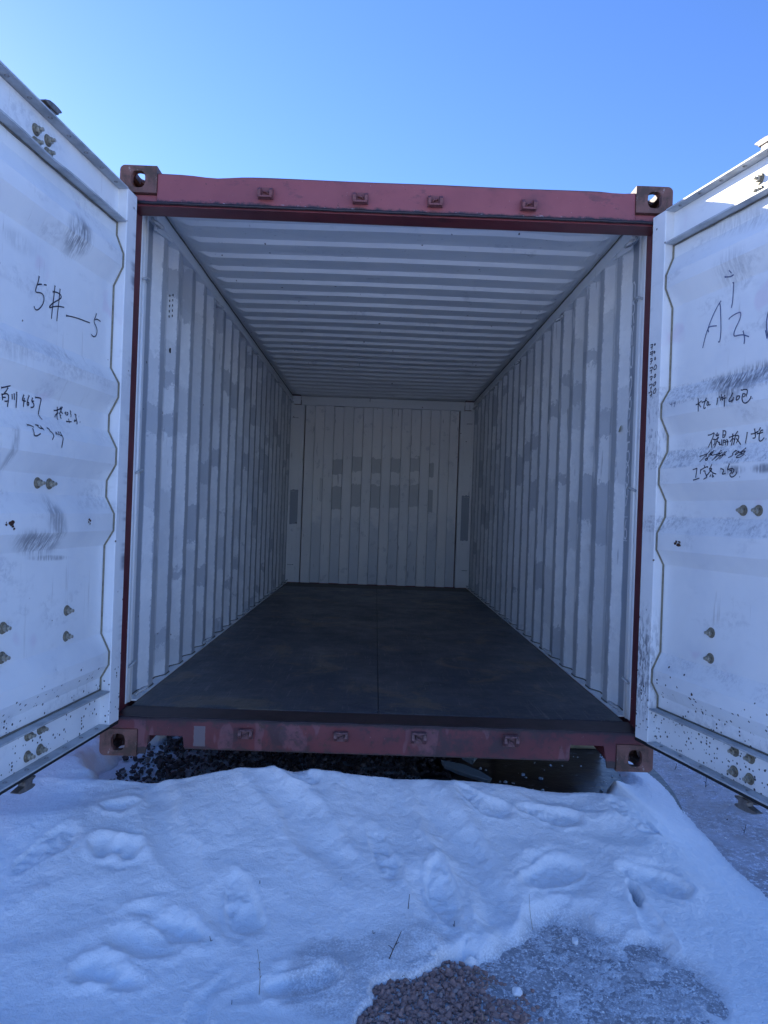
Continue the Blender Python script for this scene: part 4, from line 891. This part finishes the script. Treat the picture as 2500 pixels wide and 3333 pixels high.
    h = h+.016*fbm(x, y, 1.7, 3)*vis+.0065*fbm(x+5, y*1.3, 5, 3, .5)*vis+.0022*fbm(x, y*1.4, 24, 4, .6)*vis*(.5+fbm(x+1, y+7, 2, 2)*1.6).clip(.2, 1.5)+.0016*fbm(x, y, 90, 3, .75)
    # gravel patch and thin refrozen slush at the front
    g1 = sstep(1.25, .85, np.sqrt(((x-.200)/.190)**2+((y+1.24)/.255)**2)+.60*fbm(x, y, 8, 4))
    sl = sstep(1.15, .80, np.sqrt(((x-.62)/.36)**2+((y+1.16)/.40)**2)+.40*fbm(x+2, y, 5, 4))
    sl2 = sstep(1.1, .7, np.sqrt(((x-.05)/.30)**2+((y+1.10)/.22)**2)+.5*fbm(x+2, y, 6, 4))*.8
    h = h+(-.2462+.0052*fbm(x, y, 55, 4, .8)+.007*fbm(x, y, 9, 3)-h)*np.clip(sl, 0, 1)
    h = h-(h+.33)*g1
    # two holes melted through at the right
    for (cx, cy, a, b) in ((.845, -.90, .075, .055), (.90, -.66, .018, .06), (.96, -1.13, .03, .06)):
        k = sstep(1.25, .5, np.sqrt(((x-cx)/a)**2+((y-cy)/b)**2)+.6*fbm(x, y, 22, 4)); h = h+(-.249-h)*k*.97; sl = np.maximum(sl, k)
    slush = np.clip(np.maximum(sl, sl2), 0, 1)
    slush = np.maximum(slush, r*sstep(-.235, -.25, h)*.6)
    return h, slush
def axis(lo, hi, step, far):
    c = list(np.arange(lo, hi, step)); out = []; d = step; v = c[-1]
    while v < far: d *= 1.22; v += d; out.append(v)
    pre = []; d = step; v = c[0]
    while v > -far: d *= 1.22; v -= d; pre.append(v)
    return np.array(pre[::-1]+c+out)
XS = axis(-1.75, 1.85, .0065, 60); YS = axis(-1.55, .75, .0065, 60)
X, Y = np.meshgrid(XS, YS, indexing='ij'); HZ, SL = snow_h(X, Y)
sn = grid_mesh('snow', XS, YS, HZ, M_snow, SL); tag(sn, kind='structure')
def surf(x, y):
    h, _ = snow_h(np.array([[x]]), np.array([[y]])); return max(float(h[0, 0]), GZ)

def blob_outline(cx, cy, rx, ry, n, amp, seed, sq=1.0):
    r = random.Random(seed); ph = [r.uniform(0, 6.28) for _ in range(5)]; out = []
    for k in range(n):
        a = 2*math.pi*k/n; m = 1+sum(amp/(j+1)*math.sin((j+2)*a+ph[j]) for j in range(5))
        c, s = math.cos(a), math.sin(a); c = math.copysign(abs(c)**sq, c); s = math.copysign(abs(s)**sq, s)
        out.append((cx+rx*m*c, cy+ry*m*s))
    return out
def sheet(name, out, z0, z1, mat):
    o = MB().prism(out, z0, z1, 'z').build(name, mat); tag(o, kind='structure'); return o
sheet('frozen_puddle', blob_outline(.86, 1.0, .62, 1.35, 60, .05, 4, .6), GZ-.05, GZ+.006, mat_puddle())
sheet('ice_sheet', blob_outline(3.1, .4, 1.75, 3.2, 80, .04, 8, .6), GZ-.06, GZ+.003, mat_ice())
g = G('grey_ice'); n = g.noise(16, 6, .75); c_ = g.mix(g.step(n, .38, .62), (.22, .23, .26), (.36, .37, .40))
c_ = g.mix(g.step(g.noise(95, 4, .8), .50, .58), c_, (.66, .68, .72)); M_grey = g.fin(c_, g.math('ADD', .22, g.math('MULTIPLY', n, .4)), normal=g.bump(g.noise(60, 4, .7), .6, .004))
sheet('thin_ice', blob_outline(.72, -1.12, .42, .40, 60, .06, 12), GZ-.06, GZ+.0045, M_grey)

# ---- gravel (nobody could count it)
ICO = [(0,0,1)]+[(math.cos(k*1.2566)*.894, math.sin(k*1.2566)*.894, .447) for k in range(5)]+[(math.cos((k+.5)*1.2566)*.894, math.sin((k+.5)*1.2566)*.894, -.447) for k in range(5)]+[(0,0,-1)]
ICF = [(0,1+k,1+(k+1)%5) for k in range(5)]+[(1+k,6+k,1+(k+1)%5) for k in range(5)]+[(1+(k+1)%5,6+k,6+(k+1)%5) for k in range(5)]+[(11,6+(k+1)%5,6+k) for k in range(5)]
ICO = np.array(ICO); ICF = np.array(ICF)
def stones(name, pts, mat, label):
    n = len(pts); V = np.repeat(ICO[None], n, 0)+rng.uniform(-.34, .34, (n, 12, 3))
    V *= rng.uniform(.6, 1.15, (n, 1, 3)); V[:, :, 2] *= .8
    a = rng.uniform(0, 6.28, n); b = rng.uniform(-.6, .6, n)
    ca, sa, cb, sb_ = np.cos(a)[:, None], np.sin(a)[:, None], np.cos(b)[:, None], np.sin(b)[:, None]
    x, y, z = V[..., 0].copy(), V[..., 1].copy(), V[..., 2].copy()
    y, z = y*cb-z*sb_, y*sb_+z*cb; x, y = x*ca-y*sa, x*sa+y*ca
    V = np.stack([x, y, z], -1)*pts[:, 3][:, None, None]+pts[:, None, :3]
    F = (ICF[None]+12*np.arange(n)[:, None, None]).reshape(-1, 3)
    me = bpy.data.meshes.new(name); me.from_pydata(V.reshape(-1, 3).tolist(), [], F.tolist()); me.materials.append(mat); me.update()
    o = bpy.data.objects.new(name, me); C.objects.link(o); tag(o, label, 'gravel', None, 'stuff'); return o
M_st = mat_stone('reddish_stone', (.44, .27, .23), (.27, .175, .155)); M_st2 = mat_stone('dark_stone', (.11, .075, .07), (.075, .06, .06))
P = []
for layer in range(3):
    for _ in range(2300):
        x, y = rng.uniform(-.06, .46), rng.uniform(-1.55, -.90); s = .0028+.0085*rng.random()**2.4+(.005 if rng.random() < .05 else 0)
        e = math.hypot((x-.200)/.200, (y+1.25)/.285)+.45*float(fbm(np.array([[x]]), np.array([[y]]), 9, 3)[0, 0])
        if e > 1.0 and rng.random() > .12*max(0, 1.5-e): continue
        hump = .004*max(0, 1-e*e)
        P.append((x, y, GZ+s*.15+hump+layer*.0022-.001, s))
stones('gravel', np.array(P), M_st, 'patch of reddish gravel showing through the snow at the bottom')
P = []
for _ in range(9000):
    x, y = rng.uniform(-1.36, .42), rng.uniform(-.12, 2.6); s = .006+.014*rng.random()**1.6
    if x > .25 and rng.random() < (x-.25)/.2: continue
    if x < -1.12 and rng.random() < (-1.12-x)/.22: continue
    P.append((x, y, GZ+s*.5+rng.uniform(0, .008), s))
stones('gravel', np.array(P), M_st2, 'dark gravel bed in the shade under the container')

# ---- closed container added out of view to throw shade on the left
def shade_container():
    x0, x1, y0, y1 = -5.30, -2.862, .25, 12.442  # made long enough to keep the whole gap in shade
    t = bpy.data.objects.new('added_shade_container', None); C.objects.link(t); t.location = ((x0+x1)/2, y0, 0)
    tag(t, 'closed rust red container added unseen beyond the left door to shade the snow', 'shipping container')
    W = (x1-x0)/2
    for sx in (-1, 1):
        m = MB(); ys = []; y = .18
        while y < 12.0: ys += [(y, 0), (y+.068, .034), (y+.138, .034), (y+.206, 0)]; y += .278
        ys = [(.1, 0)]+[p for p in ys if p[0] < 12.09]+[(12.10, 0)]
        vs = [(sx*(W-.04+d), y, z) for y, d in ys for z in (.16, 2.52)]
        m.add(vs, [(2*i, 2*i+2, 2*i+3, 2*i+1) for i in range(len(ys)-1)]); m.build('side_wall', M_red, t)
        a, b = sorted((sx*W, sx*(W-.08))); MB().box(a, b, .12, 12.077, .03, .16).build('side_rail', M_red, t)
        MB().box(a, b, .12, 12.077, 2.52, 2.58).build('side_rail', M_red, t)
        for yy in (0, 12.077): MB().box(min(sx*W, sx*(W-.16)), max(sx*W, sx*(W-.16)), yy+.003, yy+.112, .119, 2.472).build('corner_post', M_red, t, bevel=.004)
        a, b = sorted((sx*.004, sx*(W-.165)))
        m = MB(); z = .20; pr = [(.19, .03)]
        for k in range(5): pr += [(.28+k*.44, .03), (.34+k*.44, .06), (.46+k*.44, .06), (.52+k*.44, .03)]
        pr.append((2.42, .03)); vs = [(x, d, z) for z, d in pr for x in (a, b)]
        m.add(vs, [(2*i, 2*i+1, 2*i+3, 2*i+2) for i in range(len(pr)-1)]); dd = m.build('door', M_red, t)
        for q in (.25, .8): MB().tube([(sx*q, -.02, .1), (sx*q, -.02, 2.5)], .017, 8).build('locking_bar', M_gal, dd)
        for yy, s in ((0, 1), (12.192, -1)):
            for top in (0, 1):
                o = dup(cast, t, (sx*W, yy, H if top else 0)); o.scale = (-sx, s, -1 if top else 1)
    MB().box(-W+.16, W-.16, .01, .1, 2.43, 2.56).build('door_header', M_red, t); MB().box(-W+.16, W-.16, .01, .1, .03, .16).build('door_sill', M_red, t)
    MB().box(-W+.03, W-.03, .1, 12.1, 2.55, 2.57).build('roof', M_red, t); MB().box(-W+.03, W-.03, .1, 12.1, .12, .15).build('floor', M_red, t)
    MB().box(-W+.16, W-.16, 12.12, 12.17, .05, 2.56).build('end_wall', M_red, t)
shade_container()
# ---- timber bearers the container stands on
def bearer(x, y, lx, ly, label):
    m = MB(); m.box(-lx/2, lx/2, -ly/2, ly/2, GZ+.0065, -.001)
    o = m.build('timber_block', M_wood, bevel=.006); o.location = (x, y, 0)
    tag(o, label, 'timber block', 'timbers under the container'); return o
bearer(-4.08, 1.2, 2.3, .14, 'long timber under the front of the added closed container'); bearer(-4.08, 11.4, 2.3, .14, 'long timber under the rear of the added closed container'); bearer(0, 5.5, 2.3, .14, 'long timber under the far end of the open container')
bearer(1.02, 1.10, .62, .14, 'pale timber block seen through the right fork opening under the container')
bearer(-.92, 1.75, .40, .14, 'timber block in the shade under the left half of the container')

# ---- clear ice slab and broken bits on the puddle
g = G('clear_ice'); M_clear = g.fin((.55, .62, .66), .12, normal=g.bump(g.noise(30, 4, .7), .4, .004), **{'Transmission Weight': .55, 'IOR': 1.31})
m = MB(); m.prism([(-.12, .035), (-.10, .0), (-.03, -.030), (.105, -.060), (.115, -.040), (.06, .0), (-.02, .030)], 0, .022, 'z')
m.prism([(-.02, .08), (.03, .05), (.055, .10), (.01, .12)], .004, .03, 'z')
o = m.build('ice_slab', M_clear, bevel=.003); o.location = (.46, .47, GZ+.055); o.scale = (1.1, 1.0, 1.1); o.rotation_euler = (R(24), R(6), R(-2))
tag(o, 'broken slab of clear ice lying behind the snow ridge under the sill', 'ice slab')
P = []
for _ in range(85):
    x, y = rng.uniform(.5, 1.42), rng.uniform(-.05, 1.0); P.append((x, y, GZ+.009, rng.uniform(.003, .011)))
o = stones('ice_chips', np.array(P), simple('white_ice', (.62, .66, .70), .35, 0, .8, 50), 'scattered white ice chips on the shaded frozen puddle'); o['category'] = 'ice chips'
P = []
for _ in range(420):
    x, y = rng.uniform(.30, 1.10), rng.uniform(-1.40, -.78); P.append((x, y, GZ+.006, rng.uniform(.0012, .0035)))
for _ in range(160):
    x, y = rng.uniform(1.45, 2.4), rng.uniform(-1, 1.2); P.append((x, y, GZ+.005, rng.uniform(.002, .006)))
o = stones('snow_crumbs', np.array(P), M_snow, 'small crumbs of snow strewn over the thin grey ice'); o['category'] = 'snow crumbs'
# loose lumps of snow
def lump(x, y, r, label, seed):
    rr = random.Random(seed); bm = bmesh.new(); bmesh.ops.create_icosphere(bm, subdivisions=3, radius=r)
    ph = [rr.uniform(0, 6) for _ in range(6)]
    for v in bm.verts:
        p = v.co/r; k = 1+.13*math.sin(p.x*5+ph[0])*math.cos(p.y*4+ph[1])+.10*math.sin(p.z*6+ph[2])+.06*math.sin(p.x*13+ph[3])*math.sin(p.y*12+ph[4]); v.co = v.co*k; v.co.z *= .75; v.co.x *= .8
    me = bpy.data.meshes.new('snow_lump'); bm.to_mesh(me); bm.free(); me.materials.append(M_snow)
    for p in me.polygons: p.use_smooth = True
    o = bpy.data.objects.new('snow_lump', me); C.objects.link(o); o.location = (x, y, surf(x, y)+r*.55); o.rotation_euler = (0, 0, rr.uniform(0, 3)); tag(o, label, 'snow lump', 'loose lumps of snow')
lump(.175, -.985, .011, 'small snow lump sitting on the back edge of the gravel patch', 3)
lump(.64, -.855, .013, 'small snow lump lying on the thin grey ice', 5)
lump(.405, -1.10, .017, 'larger snow lump at the right edge of the gravel', 8)

# ---- twigs and stalks standing out of the snow
def twig(x, y, h, lean, label, br=(), r=.0016, mat=None, cat='twig', curve=0.0, grp='twigs poking out of the snow'):
    z = surf(x, y); m = MB()
    n = 7; ax = [(lean[0]*(i/n)+curve*math.sin(i/n*3.0), lean[1]*(i/n), h*(i/n)-.012) for i in range(n+1)]
    m.tube(ax, r, 5, r2=r*.55)
    for (t, dx, dy, dz) in br:
        b = ax[int(t*n)]; m.tube([b, (b[0]+dx*.5, b[1]+dy*.5, b[2]+dz*.6), (b[0]+dx, b[1]+dy, b[2]+dz)], r*.7, 4, r2=r*.35)
    o = m.build('twig' if cat == 'twig' else 'grass_stalk', mat or M_twig); o.location = (x, y, z); tag(o, label, cat, grp); return o
twig(.105, -.816, .058, (.004, .004), 'straight bare twig standing upright in the middle of the snow')
twig(.036, -1.013, .085, (.040, .02), 'leaning forked twig just behind the gravel patch', [(.45, -.016, 0, .014), (.7, .012, 0, .010)], .0019)
twig(-.004, -.914, .022, (-.004, 0), 'tiny dark twig left of the leaning forked twig', [(.5, .006, 0, .008)])
twig(.25, -.86, .030, (.002, 0), 'short notched twig right of the upright twig', [(.5, -.004, 0, .007)])
twig(-.386, -.751, .022, (.0, 0), 'short stub of twig near the centre left hollow', [], .0018)
twig(-.319, -1.153, .125, (-.012, .02), 'tall thin seed stalk in the lower middle of the snow', [(.85, .005, 0, .008), (.7, -.006, 0, .008), (.57, .005, 0, .007)], .0011, M_straw, 'grass stalk', .006)
twig(-.385, -1.193, .024, (0, 0), 'short stub of stalk left of the tall seed stalk', [], .0012)
twig(-.491, -.977, .026, (-.006, 0), 'small bent twig on the left among the old footprints', [(.5, .006, 0, .004)], .0015)
twig(.52, -.80, .12, (-.014, .02), 'long fine straw rising from the hollow at right', [], .0009, M_straw, 'grass stalk', -.004)
twig(.545, -.846, .030, (.06, .0), 'arched pale straw lying on the snow beside the slush', [], .0009, M_straw, 'grass stalk', .0)
twig(-.12, -.70, .022, (.002, 0), 'tiny yellow blade of grass in the middle of the snow', [(.2, .004, 0, .006)], .0010, M_straw, 'grass stalk')
twig(.50, -.30, .006, (.026, .010), 'little fallen twig lying flat on the ridge', [(.6, .008, 0, .006)], .0014)
twig(1.64, .74, .050, (.014, 0), 'first dark weed stem on the ice beside the right casting', [(.5, .010, 0, .012)], .0022, grp='weed stems on the ice')
twig(1.70, .50, .060, (.012, .02), 'weed stem on the ice below the middle of the right door', [(.4, .014, 0, .012), (.6, -.012, 0, .010)], .0022, grp='weed stems on the ice')
twig(1.76, .23, .045, (-.01, 0), 'low weed stem on the ice near the locking cam', [(.5, .012, 0, .012)], .0020, grp='weed stems on the ice')
twig(1.62, -.02, .050, (.018, .01), 'forked weed stem at the foot of the snow bank', [(.5, -.014, 0, .016)], .0020, grp='weed stems on the ice')
twig(1.60, .116, .018, (.02, 0), 'dark stub of stem lying on the bank edge', [(.5, .01, 0, .004)], .0040, grp='weed stems on the ice')
# dry grass blades among the gravel
m = MB()
for k in range(26):
    if k < 16: x, y = random.uniform(-1.1, -.3), random.uniform(-.02, .35); l = random.uniform(.05, .13)
    else: x, y = random.uniform(.02, .35), random.uniform(-1.3, -1.0); l = random.uniform(.03, .06)
    a = random.uniform(0, 6.28); z = GZ+.02
    m.tube([(x, y, z), (x+math.cos(a)*l*.4, y+math.sin(a)*l*.4, z+l*.35), (x+math.cos(a)*l, y+math.sin(a)*l, z+l*.30)], .0010, 4, r2=.0004)
o = m.build('dry_grass', M_straw); tag(o, 'dry grass blades lying among the gravel', 'dry grass', None, 'stuff')
